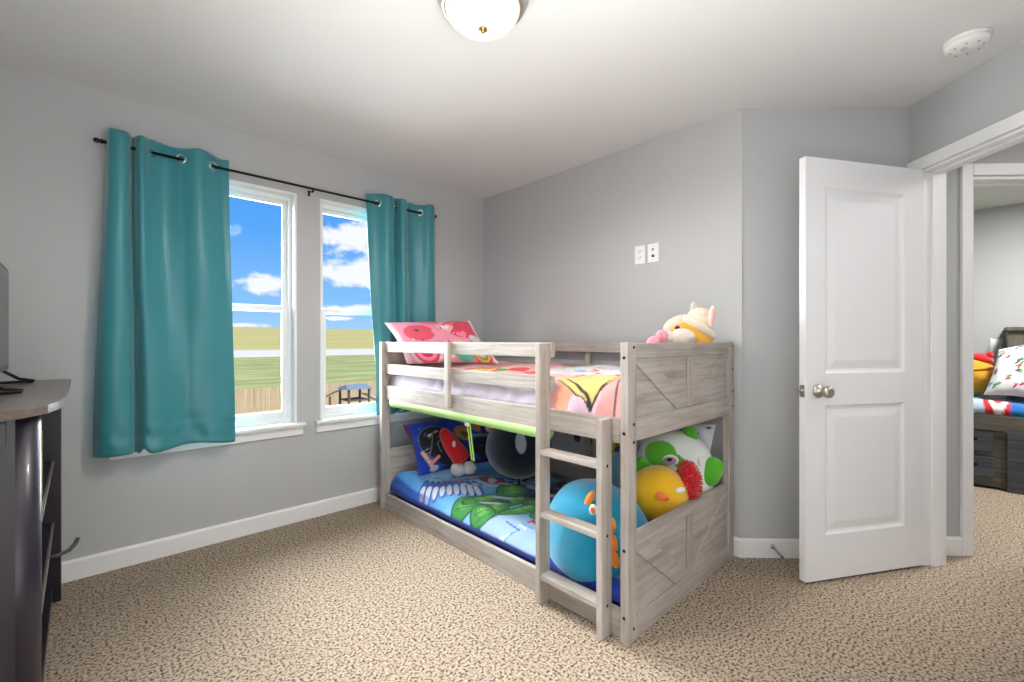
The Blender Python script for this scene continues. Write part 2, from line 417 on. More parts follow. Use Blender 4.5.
mb = MB(); base_run(mb, (6.25, 1.5), (6.25, -3.0), (-1, 0)); struct('baseboard_bedroom', mb, WHITE)
mb = MB(); base_run(mb, (-0.45, WY0), (-0.45, -0.45), (1, 0)); struct('baseboard_near', mb, WHITE)

# door casings: local frame with x along the wall, y out of the wall
MD = Matrix(((R2, R2, 0, 0), (R2, -R2, 0, 0), (0, 0, 1, 0), (0, 0, 0, 1)))      # (a, b, z) -> world
mb = MB()
for (b0, b1) in ((2.062, 2.08), (2.2, 2.218)):
    mb.box(2.438, 2.498, b0, b1, 0, 2.122, 0.004, MD); mb.box(1.60, 1.66, b0, b1, 0, 2.122, 0.004, MD); mb.box(1.662, 2.436, b0, b1, 2.062, 2.122, 0.004, MD)
mb.box(2.425, 2.44, 2.08, 2.2, 0, 2.06, 0, MD); mb.box(1.66, 1.675, 2.08, 2.2, 0, 2.06, 0, MD); mb.box(1.66, 2.44, 2.08, 2.2, 2.047, 2.06, 0, MD)
mb.box(2.413, 2.425, 2.125, 2.16, 0, 2.047, 0, MD); mb.box(1.675, 1.687, 2.125, 2.16, 0, 2.047, 0, MD); mb.box(1.687, 2.413, 2.125, 2.16, 2.037, 2.047, 0, MD)
struct('trim_1', mb, WHITE)
mb = MB()
mb.box(2.532, 2.55, 2.388, 2.447, 0, 2.135, 0.004, MD); mb.box(2.532, 2.55, 3.223, 3.283, 0, 2.135, 0.004, MD); mb.box(2.532, 2.55, 2.449, 3.221, 2.072, 2.135, 0.004, MD)
mb.box(2.55, 2.67, 2.445, 2.455, 0, 2.07, 0, MD); mb.box(2.55, 2.67, 3.215, 3.23, 0, 2.07, 0, MD); mb.box(2.55, 2.67, 2.455, 3.215, 2.055, 2.07, 0, MD)
mb.box(2.60, 2.63, 2.455, 3.215, 2.043, 2.055, 0, MD)
struct('trim_2', mb, WHITE)

# ------------------------------------------------------------------ windows
def window(n, x0, x1):
    z0, z1 = 0.643, WZ1
    root = thing('window_%d' % n, None, None, (x0, 3.1, z0)); root['kind'] = 'structure'
    f = MB()
    # white jamb liner round the opening, its edge standing just proud of the wall
    f.box(x0, x0+.014, 3.092, 3.17, z0, z1, 0.002); f.box(x1-.014, x1, 3.092, 3.17, z0, z1, 0.002); f.box(x0+.014, x1-.014, 3.092, 3.17, z1-.014, z1, 0.002)
    f.build('jamb_liner', WHITE, root)
    f = MB(); a, b, c = x0+.014, x1-.014, z1-.014
    for (p, q, r, t) in ((a, a+.018, z0, c), (b-.018, b, z0, c), (a+.018, b-.018, c-.028, c), (a+.018, b-.018, z0, z0+.026)):
        f.box(p, q, 3.158, 3.218, r, t, 0.002)
    f.build('window_frame', VINYL, root)
    a += .018; b -= .018
    def sash(y0, y1, za, zb, w, wb, wt):
        s = MB()
        s.box(a, a+w, y0, y1, za, zb, 0.003); s.box(b-w, b, y0, y1, za, zb, 0.003)
        s.box(a+w, b-w, y0, y1, za, za+wb, 0.003); s.box(a+w, b-w, y0, y1, zb-wt, zb, 0.003)
        so = s.build('sash', VINYL, root)
        g = MB(); g.box(a+w-.004, b-w+.004, (y0+y1)/2-.002, (y0+y1)/2+.002, za+wb-.004, zb-wt+.004)
        g.build('glass_pane', GLASS, so); return so
    sash(3.192, 3.212, 1.36, c-.028, 0.024, 0.034, 0.026)
    so = sash(3.166, 3.188, z0+.026, 1.398, 0.034, 0.046, 0.036)
    xm = (x0+x1)/2
    MB().box(xm-.03, xm+.03, 3.156, 3.166, 1.375, 1.392, 0.002).build('sash_lock', VINYL, so)
    s = MB(); s.box(x0-.035, x1+.045, 3.052, 3.16, 0.622, 0.643, 0.006); st = s.build('window_sill', WHITE, root)
    s = MB(); s.box(x0-.028, x1+.038, 3.084, 3.10, 0.562, 0.622, 0.004); s.build('apron', WHITE, st)
    return root
window(1, *W1); window(2, *W2)

# ------------------------------------------------------------------ door (hinged on the far jamb, swung into the room)
def build_door():
    hx, hy = ab(2.405, 2.068)
    ex, ey = ab(2.216, 1.363)
    d = Vector((ex-hx, ey-hy, 0)); d.normalize()
    W, HT, T = 0.741, 2.044, 0.035
    n = Vector((d.y, -d.x, 0))                 # candidate normal; face 'front' toward the camera
    if n.dot(Vector((-1, -1, 0))) < 0: n = -n
    root = thing('door_1', 'white two-panel door swung open beside the grey angled wall', 'door', (hx, hy, 0.012)); root['kind'] = 'structure'
    o0 = Vector((hx, hy, 0.012))
    def P(u, v, w): return o0 + d*u + Vector((0, 0, v)) - n*w       # w = depth behind the front face
    m = MB()
    panels = [(0.125, 0.625, 0.215, 0.845), (0.125, 0.625, 1.00, 1.905)]   # u0,u1,z0,z1
    for side in (0, 1):
        def Q(u, v, dep): return P(u, v, dep if side == 0 else T-dep)
        us = [0, panels[0][0], panels[0][1], W]; zs = [0, panels[0][2], panels[0][3], panels[1][2], panels[1][3], HT]
        for i in range(3):
            for j in range(5):
                if i == 1 and j in (1, 3): continue
                m._add([Q(us[i], zs[j], 0), Q(us[i+1], zs[j], 0), Q(us[i+1], zs[j+1], 0), Q(us[i], zs[j+1], 0)], [(0, 1, 2, 3)])
        for (a, b, c, e) in panels:
            loops = []
            for off, dep in ((0, 0), (0.012, 0.007), (0.022, 0.009), (0.034, 0.007), (0.058, 0.002), (0.066, 0.0015)):
                loops.append([Q(a+off, c+off, dep), Q(b-off, c+off, dep), Q(b-off, e-off, dep), Q(a+off, e-off, dep)])
            v = [p for l in loops for p in l]
            m._add(v, [(k*4+i, k*4+(i+1) % 4, (k+1)*4+(i+1) % 4, (k+1)*4+i) for k in range(len(loops)-1) for i in range(4)] + [tuple(range(len(v)-4, len(v)))])
    for (u0, v0, u1, v1) in ((0, 0, W, 0), (W, 0, W, HT), (W, HT, 0, HT), (0, HT, 0, 0)):
        m._add([P(u0, v0, 0), P(u1, v1, 0), P(u1, v1, T), P(u0, v0, T)], [(0, 1, 2, 3)])
    m.build('door_slab', DOORW, root)
    kz = 0.917
    for s_ in (0, 1):
        ax = n if s_ == 0 else -n; c = P(W-0.075, kz, 0 if s_ == 0 else T)
        k = MB(); k.lathe([(0, 0), (0.033, 0), (0.033, 0.005), (0.027, 0.011), (0.012, 0.013), (0.011, 0.03), (0.016, 0.034), (0.026, 0.042), (0.029, 0.052), (0.027, 0.063), (0.019, 0.069), (0.010, 0.0685), (0.0, 0.067)], c, ax)
        k.build('door_knob', NICKEL, root)
    k = MB(); c = P(W, kz, T/2)
    v = [c + d*0.0015 + n*a + Vector((0, 0, b)) for a, b in ((-.0125, -.029), (.0125, -.029), (.0125, .029), (-.0125, .029))]
    v2 = [p - d*0.0015 for p in v]
    k._add(v+v2, [(0, 1, 2, 3), (7, 6, 5, 4), (0, 4, 5, 1), (1, 5, 6, 2), (2, 6, 7, 3), (3, 7, 4, 0)])
    k.lathe([(0.008, 0), (0.008, 0.009), (0.005, 0.011), (0, 0.011)], c, d)
    k.build('latch_plate', NICKEL, root)
    for hz in (0.18, 1.0, 1.83):
        k = MB(); c = P(-0.005, hz, T*0.75)
        k.tube([c + Vector((0, 0, -.045)), c + Vector((0, 0, .045))], 0.006); k.build('hinge', NICKEL, root)
build_door()

# ------------------------------------------------------------------ ceiling fixtures, wall plates, door stop
def build_lamp():
    c = (1.068, 1.276, H)
    t = thing('ceiling_lamp', 'round frosted glass ceiling lamp with brushed metal rim, lit', 'lamp', c)
    m = MB(); m.lathe([(0.02, 0), (0.168, 0), (0.168, -0.012), (0.160, -0.020), (0.160, -0.030), (0.152, -0.036), (0.152, -0.044), (0.142, -0.052), (0.136, -0.052), (0.13, -0.03), (0.02, -0.03)], c, seg=48)
    m.build('metal_rim', NICKEL, t)
    g, nt, b = new_mat('lit_frosted_glass')
    b.inputs['Base Color'].default_value = lin4((240, 226, 200)); b.inputs['Roughness'].default_value = 0.25
    tc = nt.nodes.new('ShaderNodeTexCoord'); ln = nt.nodes.new('ShaderNodeVectorMath'); ln.operation = 'DISTANCE'
    ln.inputs[1].default_value = (0.03, -0.02, -0.09); nt.links.new(tc.outputs['Object'], ln.inputs[0])
    r = nt.nodes.new('ShaderNodeValToRGB'); e = r.color_ramp.elements
    e[0].position = 0.05; e[0].color = (1.0, 0.98, 0.95, 1); e[1].position = 0.13; e[1].color = (0.60, 0.44, 0.26, 1)
    nt.links.new(ln.outputs['Value'], r.inputs[0]); nt.links.new(r.outputs[0], b.inputs['Emission Color']); b.inputs['Emission Strength'].default_value = 0.55
    m = MB(); m.lathe([(0.137, -0.045), (0.135, -0.058), (0.126, -0.078), (0.108, -0.096), (0.080, -0.110), (0.05, -0.118), (0.02, -0.1215), (0, -0.122)], c, seg=48)
    m.build('glass_dome', g, t)
    m = MB(); m.lathe([(0, -0.119), (0.015, -0.120), (0.017, -0.125), (0.010, -0.129), (0.006, -0.134), (0.004, -0.137), (0, -0.138)], c, seg=20)
    m.build('finial', BRASS, t)
build_lamp()
def build_smoke():
    c = (2.685, 0.066, H)
    t = thing('smoke_detector', 'round white smoke detector on the ceiling above the door', 'smoke detector', c)
    m = MB(); m.lathe([(0, 0), (0.074, 0), (0.074, -0.010), (0.071, -0.011), (0.071, -0.014), (0.073, -0.015), (0.070, -0.030), (0.058, -0.038), (0.0, -0.040)], c, seg=40)
    m.build('housing', PLASTIC, t)
    m = MB(); m.lathe([(0, -0.0395), (0.011, -0.0395), (0.011, -0.043), (0, -0.0435)], (c[0]-.012, c[1]+.01, c[2]), seg=20); m.build('test_button', mat('light_grey_plastic', (205, 205, 205), 0.4), t)
    DK = mat('vent_shadow_grey', (150, 150, 150), 0.6)
    for k in range(8):
        a = 2*PI*k/8
        m = MB(); m.lathe([(0, 0), (0.004, 0), (0.004, 0.0015), (0, 0.0015)], (c[0]+.05*math.cos(a), c[1]+.05*math.sin(a), c[2]-.0415), seg=8); m.build('vent_slot', DK, t)
build_smoke()
DARK = mat('dark_slot', (60, 58, 56), 0.6)
def plate(y, z, label, kind):
    t = thing('outlet_plate', label, 'wall plate', (2.6, y, z))
    m = MB(); m.box(2.594, 2.6, y-.036, y+.036, z-.058, z+.058, 0.0025); m.build('cover_plate', PLASTIC, t)
    if kind == 'power':
        for dz in (-.02, .02):
            m = MB(); m.box(2.5925, 2.5945, y-.017, y+.017, z+dz-.014, z+dz+.014, 0.001); s = m.build('socket', PLASTIC, t)
            m = MB(); m.box(2.5915, 2.593, y+.005, y+.0075, z+dz-.002, z+dz+.008); m.box(2.5915, 2.593, y-.0075, y-.005, z+dz-.002, z+dz+.008); m.box(2.5915, 2.593, y-.002, y+.002, z+dz-.010, z+dz-.006)
            m.build('slots', DARK, s)
    else:
        m = MB(); m.lathe([(0, 0), (0.008, 0), (0.008, 0.004), (0.004, 0.004), (0.004, 0.009), (0, 0.009)], (2.594, y, z+.02), (-1, 0, 0), 14); m.build('coax_jack', NICKEL, t)
        m = MB(); m.box(2.592, 2.5945, y-.009, y+.009, z-.028, z-.012, 0.001); m.build('data_jack', DARK, t)
        for dz in (-.045, .045):
            m = MB(); m.lathe([(0, 0), (0.003, 0), (0.003, 0.001), (0, 0.001)], (2.594, y, z+dz), (-1, 0, 0), 10); m.build('screw', NICKEL, t)
plate(1.541, 1.720, 'white double power outlet on grey wall, left of the cable jack plate', 'power')
plate(1.449, 1.721, 'white cable jack plate on grey wall, right of the power outlet', 'data')
def build_stop():
    p = Vector((*ab(2.4862, 1.345), 0.062)); ax = Vector((-R2, -R2, 0))
    t = thing('door_stop', 'small spring door stop on the baseboard left of the door', 'door stop', p)
    m = MB(); m.lathe([(0, 0), (0.013, 0), (0.013, 0.003), (0.006, 0.008), (0, 0.008)], p, ax, 16); m.build('base', CHROME, t)
    side = Vector((R2, -R2, 0)); ax2 = (ax + side*.25 + Vector((0, 0, -0.45))).normalized(); u = ax2.cross(side).normalized()
    pts = []
    for i in range(161):
        a = i/8*2*PI*0.5*2; pts.append(p + ax*0.006 + ax2*(0.062*i/160) + (side*math.cos(a)+u*math.sin(a))*0.005)
    m = MB(); m.tube(pts, 0.0013, 6); m.build('spring', CHROME, t)
    q = p + ax*0.006 + ax2*0.062
    m = MB(); m.lathe([(0, 0), (0.007, 0), (0.008, 0.006), (0.006, 0.011), (0, 0.012)], q, ax2, 14); m.build('tip', mat('grey_rubber', (110, 108, 106), 0.7), t)
build_stop()

# ------------------------------------------------------------------ curtains and rod
RY, RZ = 3.03, 2.158
def build_rod():
    t = thing('curtain_rod', 'thin black curtain rod above both windows', 'curtain rod', (1.04, RY, RZ))
    MBr = MB(); MBr.tube([(0.085, RY, RZ), (2.025, RY, RZ)], 0.0075, 14); MBr.build('rod', BLACKM, t)
    for x, s in ((0.085, -1), (2.025, 1)):
        m = MB(); m.lathe([(0.0075, -.002), (0.011, 0), (0.011, 0.006), (0.008, 0.010), (0.013, 0.020), (0.010, 0.030), (0, 0.036)], (x, RY, RZ), (s, 0, 0), 18); m.build('finial', BLACKM, t)
    for x in (0.16, 1.10, 1.97):
        m = MB(); m.tube([(x, 3.099, RZ-.012), (x, RY+.01, RZ-.012), (x, RY-.004, RZ-.012)], 0.003, 8); m.box(x-.007, x+.007, 3.095, 3.10, RZ-.032, RZ+.004, .001)
        m.box(x-.004, x+.004, RY-.011, RY+.011, RZ-.024, RZ-.008, 0.001); m.build('bracket', BLACKM, t)
build_rod()
def spline(cp, n):
    cp = np.array(cp, float)
    d = np.r_[0, np.cumsum(np.hypot(*np.diff(cp, axis=0).T))]; d /= d[-1]
    s = np.linspace(0, 1, n); out = []
    P = np.vstack([2*cp[0]-cp[1], cp, 2*cp[-1]-cp[-2]])
    for t in s:
        i = min(max(np.searchsorted(d, t, side='right')-1, 0), len(cp)-2); u = (t-d[i])/max(d[i+1]-d[i], 1e-9)
        p0, p1, p2, p3 = P[i], P[i+1], P[i+2], P[i+3]
        out.append(0.5*((2*p1)+(-p0+p2)*u+(2*p0-5*p1+4*p2-p3)*u*u+(-p0+3*p1-3*p2+p3)*u**3))
    return np.array(out)
def curtain(label, top, bot, ztop, zbot, grom, seed, lift=None):
    nu, nv = 220, 90
    T = spline(top, nu); B = spline(bot, nu)
    t = thing('curtain', label, 'curtain', (float(T[:, 0].mean()), RY, ztop), 'teal curtains')
    P = np.zeros((nu, nv, 3)); U = np.linspace(0, 1, nu)
    for j in range(nv):
        v = j/(nv-1); w = sst(0.0, 1.0, np.array(v))
        P[:, j, 0] = T[:, 0]*(1-w)+B[:, 0]*w; P[:, j, 1] = RY + T[:, 1]*(1-w)+B[:, 1]*w
        zb = zbot + (lift(U) if lift else 0)
        zt = ztop + 0.006*np.sin(U*23+seed)
        P[:, j, 2] = zt + (zb-zt)*v
        a = 0.007*sst(0.1, 0.6, np.array(v))
        P[:, j, 1] += a*(vnoise(U*6, np.full(nu, v*2.2), seed, 4.5))
        # crumpled hem
        hm = sst(0.86, 0.94, np.array(v))*(1-sst(0.985, 1, np.array(v)))
        P[:, j, 1] += 0.006*hm*vnoise(U*9, np.full(nu, v*20), seed+3, 5)
        # stitched hem line
        P[:, j, 1] += 0.003*np.exp(-((v-0.945)/0.006)**2)
    P[:, :, 1] = np.minimum(P[:, :, 1], 3.078)
    lo = P[:, :, 2] < 0.66
    P[:, :, 1] = np.where(lo, np.minimum(P[:, :, 1], 3.046), P[:, :, 1])
    o = grid_obj('drape', P, TEAL, t, thick=0.003)
    for x, s in grom:
        k = int(np.argmin(np.abs(T[:, 0]-x)+0.5*np.abs(T[:, 1])))
        tx = T[min(k+2, nu-1)] - T[max(k-2, 0)]; nrm = Vector((-tx[1], tx[0], 0)).normalized()
        m = MB(); m.torus((T[k, 0], RY+T[k, 1]*0.5, RZ), nrm, 0.0215, 0.0055); m.build('grommet', CHROME, t)
L_top = [(.100, .004), (.112, -.04), (.146, -.058), (.176, -.046), (.190, -.01), (.196, .03), (.206, .038), (.213, .01), (.216, -.03), (.236, -.05), (.274, -.004), (.335, .028), (.402, .002), (.475, -.036), (.55, -.002), (.597, .024), (.633, .022)]
L_bot = [(.050, .005), (.085, -.040), (.135, -.062), (.182, -.056), (.200, -.03), (.204, .008), (.216, .012), (.228, -.02), (.250, -.052), (.30, -.055), (.36, -.040), (.42, -.022), (.47, -.028), (.54, -.04), (.60, -.03), (.64, -.022), (.655, -.018)]
curtain('wide teal grommet curtain at the left window, hanging past its sill', L_top, L_bot, 2.222, 0.600, [(.105, 1), (.274, 1), (.402, 1), (.55, 1)], 2, lift=lambda U: 0.012*np.sin(U*11)*sst(0.25, .4, U) + 0.03*np.exp(-((U-.42)/.03)**2))
R_top = [(1.48, .022), (1.52, .018), (1.556, 0), (1.60, -.04), (1.645, -.045), (1.676, -.012), (1.684, .03), (1.694, .034), (1.706, -.006), (1.720, -.042), (1.748, -.052), (1.775, -.014), (1.83, .028), (1.906, 0), (1.955, -.038), (1.995, -.044), (2.025, -.02)]
R_bot = [(1.545, .0), (1.565, -.01), (1.59, -.02), (1.62, -.04), (1.655, -.045), (1.684, -.02), (1.692, .008), (1.70, .01), (1.71, -.012), (1.722, -.04), (1.755, -.05), (1.785, -.03), (1.84, -.0), (1.91, -.01), (1.96, -.038), (2.0, -.042), (2.035, -.02)]
curtain('narrow teal grommet curtain at the right window, behind the upper bunk', R_top, R_bot, 2.222, 0.640, [(1.556, 1), (1.69, 1), (1.906, 1)], 5)

# ------------------------------------------------------------------ bunk bed
BX0, BX1, BY0, BY1 = 1.522, 2.565, 0.955, 2.94
BEDTOP = 1.164
bed = thing('bunk_bed', 'low whitewashed wooden bunk bed with plank rails and short ladder', 'bunk bed', ((BX0+BX1)/2, (BY0+BY1)/2, 0))
def bpart(name, args, m, bevel=0.004, parent=None):
    return MB().box(*args, bevel).build(name, m, parent or bed)
RX0, RX1 = 1.546, 1.570
def bolt(p, ax, par=None):
    m = MB(); m.lathe([(0, 0), (0.0065, 0), (0.0065, 0.0012), (0.003, 0.0012), (0.003, 0.0004), (0, 0.0004)], p, ax, 12); m.build('bolt', BOLT, par or bed)
for (x0, x1, front) in ((BX0, BX0+.062, True), (BX1-.062, BX1, False)):
    for (y0, y1, near) in ((BY0, BY0+.034, True), (BY1-.034, BY1, False)):
        bpart('corner_post', (x0, x1, y0, y1, 0, BEDTOP), WZ, 0.004)
# bolts on the near corner post
for z in (1.105, 0.812, 0.36, 0.10): bolt((BX0, BY0+.017, z), (-1, 0, 0))
for z in (1.145, 0.845, 0.775, 0.05): bolt((BX0+.042, BY0, z), (0, -1, 0))
for z in (1.145, 1.02, 0.90, 0.82): bolt((BX1-.012, BY0, z), (0, -1, 0))
bolt((BX0, 2.923, 0.42), (-1, 0, 0)); bolt((BX0, 2.923, 1.06), (-1, 0, 0))
# front rails
YA = BY1-.036; YL = 1.365
bpart('top_rail', (RX0, RX1, YL, YA, 1.095, 1.163), WY)
bpart('guard_rail', (RX0, RX1, YL, YA, 0.942, 1.010), WY)
bpart('side_rail', (RX0, RX1, BY0+.036, YA, 0.765, 0.862), WY)
bpart('rail_spacer', (1.522, RX0, 2.128, 2.164, 0.79, 1.163), WZ)
bpart('lower_side_rail', (RX0, RX1, BY0+.036, YA, 0.0, 0.105), WY)
# back rails
BRX0, BRX1 = BX1-.044, BX1-.02
bpart('top_rail', (BRX0, BRX1, BY0+.036, YA, 1.095, 1.163), WY)
bpart('guard_rail', (BRX0, BRX1, BY0+.036, YA, 0.942, 1.010), WY)
bpart('side_rail', (BRX0, BRX1, BY0+.036, YA, 0.765, 0.862), WY)
bpart('lower_side_rail', (BRX0, BRX1, BY0+.036, YA, 0.0, 0.105), WY)
bpart('lower_guard_rail', (BRX0, BRX1, BY0+.036, YA, 0.20, 0.335), WY)
for y in (1.90,): bpart('rail_spacer', (BRX1, BX1, y, y+.036, 0.20, 1.163), WZ)
# ladder
for y in (1.372, 1.042): bpart('ladder_post', (1.477, RX0 - .001, y, y+.028, 0, 1.160 if y > 1.2 else 0.862), WZ, 0.005)
for z in (0.664, 0.388, 0.112): bpart('ladder_rung', (1.480, 1.543, 1.069, 1.373, z, z+.024), WY, 0.004)
for z in (0.676, 0.40, 0.124): bolt((1.512, 1.042, z), (0, -1, 0))
# end panels with V battens
def end_panel(y, s, z0, z1, low):
    """y = outside face plane, s = direction of the outside normal along Y"""
    x0, x1 = BX0+.062, BX1-.03
    yb = y - s*0.009
    p = MB().box(x0, x1, min(yb, yb-s*.016), max(yb, yb-s*.016), z0, z1).build('lower_end_panel' if low else 'upper_end_panel', WX, bed)
    def board(poly, m, nm):
        k = MB(); n = len(poly)
        ya, yc = y, yb
        v = [(a, ya, b) for a, b in poly] + [(a, yc, b) for a, b in poly]
        vs, fs = k._add(v, [tuple(range(n)), tuple(range(n, 2*n))[::-1]] + [(i, (i+1) % n, n+(i+1) % n, n+i) for i in range(n)])
        bmesh.ops.bevel(k.bm, geom=list({e for q in fs for e in q.edges}), offset=0.0025, segments=1, affect='EDGES', clamp_overlap=True)
        k.build(nm, m, p)
    ht, hb = (0.06, 0.092) if not low else (0.05, 0.085)
    xc = (x0+x1)/2 + 0.0
    board([(x0, z1-ht), (x1, z1-ht), (x1, z1), (x0, z1)], WX, 'trim_board')
    board([(x0, z0), (x1, z0), (x1, z0+hb), (x0, z0+hb)], WX, 'trim_board')
    za, zb = z0+hb+.001, z1-ht-.001
    w = 0.055
    board([(xc-w/2, za), (xc+w/2, za), (xc+w/2, zb), (xc-w/2, zb)], WZ, 'centre_batten')
    for sg in (-1, 1):
        xe = x0 if sg < 0 else x1
        e_, i_ = abs(xe-xc), w/2 + .001
        bw = 0.085
        pts = [(xc+sg*e_, zb), (xc+sg*(e_-.10), zb), (xc+sg*i_, za+.035), (xc+sg*i_, za), (xc+sg*(i_+.105), za), (xc+sg*e_, zb-.018)]
        board(pts if sg < 0 else pts[::-1], WX, 'diagonal_batten')
for (y, s) in ((BY0+.004, -1), (BY1-.004, 1)):
    end_panel(y, s, 0.776, BEDTOP-.002, False); end_panel(y, s, 0.0, 0.412, True)
bpart('slat_deck', (RX1, BRX0, BY0+.036, YA, 0.77, 0.79), WX, 0)
bpart('slat_deck', (RX1, BRX0, BY0+.036, YA, 0.03, 0.05), WX, 0)
# foam noodle slipped on the side rail's lower edge
def build_noodle():
    t = thing('foam_noodle', 'lime green foam tube slipped onto the lower edge of the upper side rail', 'foam tube', (1.572, 2.16, 0.752))
    m = MB(); rr, ri = 0.036, 0.014; n = 24; a0 = 0.45; v = []
    ys = np.linspace(1.408, 2.84, 30)
    for y in ys:
        k = 1+0.02*math.sin(y*9)
        for r in (rr*k, ri):
            angs = [PI/2 + a0 + (2*PI-2*a0)*i/(n-1) for i in range(n)]
            if r == ri: angs = angs[::-1]; 
            for a in angs:
                q = a if r != ri else PI/2 + (a-PI/2-PI)*0.62 + PI
                v.append((1.578 + r*math.cos(q), y, 0.749 + r*math.sin(q)))
    N = 2*n; f = [(i*N+k, i*N+(k+1) % N, (i+1)*N+(k+1) % N, (i+1)*N+k) for i in range(len(ys)-1) for k in range(N)]
    f += [tuple(range(N)), tuple(range((len(ys)-1)*N, len(ys)*N))]
    m._add(v, f, True); m.build('foam_tube', LIME, t)
build_noodle()

# ------------------------------------------------------------------ bedding
IX0, IX1, IY0, IY1 = 1.582, 2.518, 0.985, 2.908
def mattress(name, label, z0, z1, c):
    m = MB(); m.box(IX0+.03, IX1-.03, IY0+.006, IY1-.006, z0, z1)
    bmesh.ops.bevel(m.bm, geom=m.bm.edges[:], offset=0.04, segments=4, profile=0.5, affect='EDGES')
    for f in m.bm.faces: f.smooth = True
    o = m.build(name, c, None, loc=((IX0+IX1)/2, (IY0+IY1)/2, z0)); props(o, label, 'mattress')
mattress('mattress', 'upper bunk mattress in a pale lavender sheet', 0.792, 0.895, mat('lavender_sheet', (214, 204, 218), 0.8, bump=0.5, bscale=22, bdist=0.012, stretch=(1, 1, 2)))
mattress('mattress', 'lower bunk mattress in a dark blue sheet', 0.052, 0.165, mat('blue_sheet', (16, 52, 150), 0.7, bump=0.4, bscale=25, bdist=0.01))

def drape(name, label, cat, hfun, cfun, x0, x1, y0, y1, m, nx=190, ny=380, edge=0.05, zedge=None, thick=0.008):
    """bed cover: a cloth sheet over the mattress, its rim rolling down; hfun(X, Y) height, cfun(X, Y) colours"""
    X, Y = np.meshgrid(np.linspace(x0, x1, nx), np.linspace(y0, y1, ny), indexing='ij')
    Z = hfun(X, Y)
    P = np.stack([X, Y, Z], -1)
    C = cfun(X, Y)
    c0 = (float((x0+x1)/2), float((y0+y1)/2), float(Z.mean()))
    o = grid_obj(name, P, m, None, c0, C, thick=thick); props(o, label, cat); return o

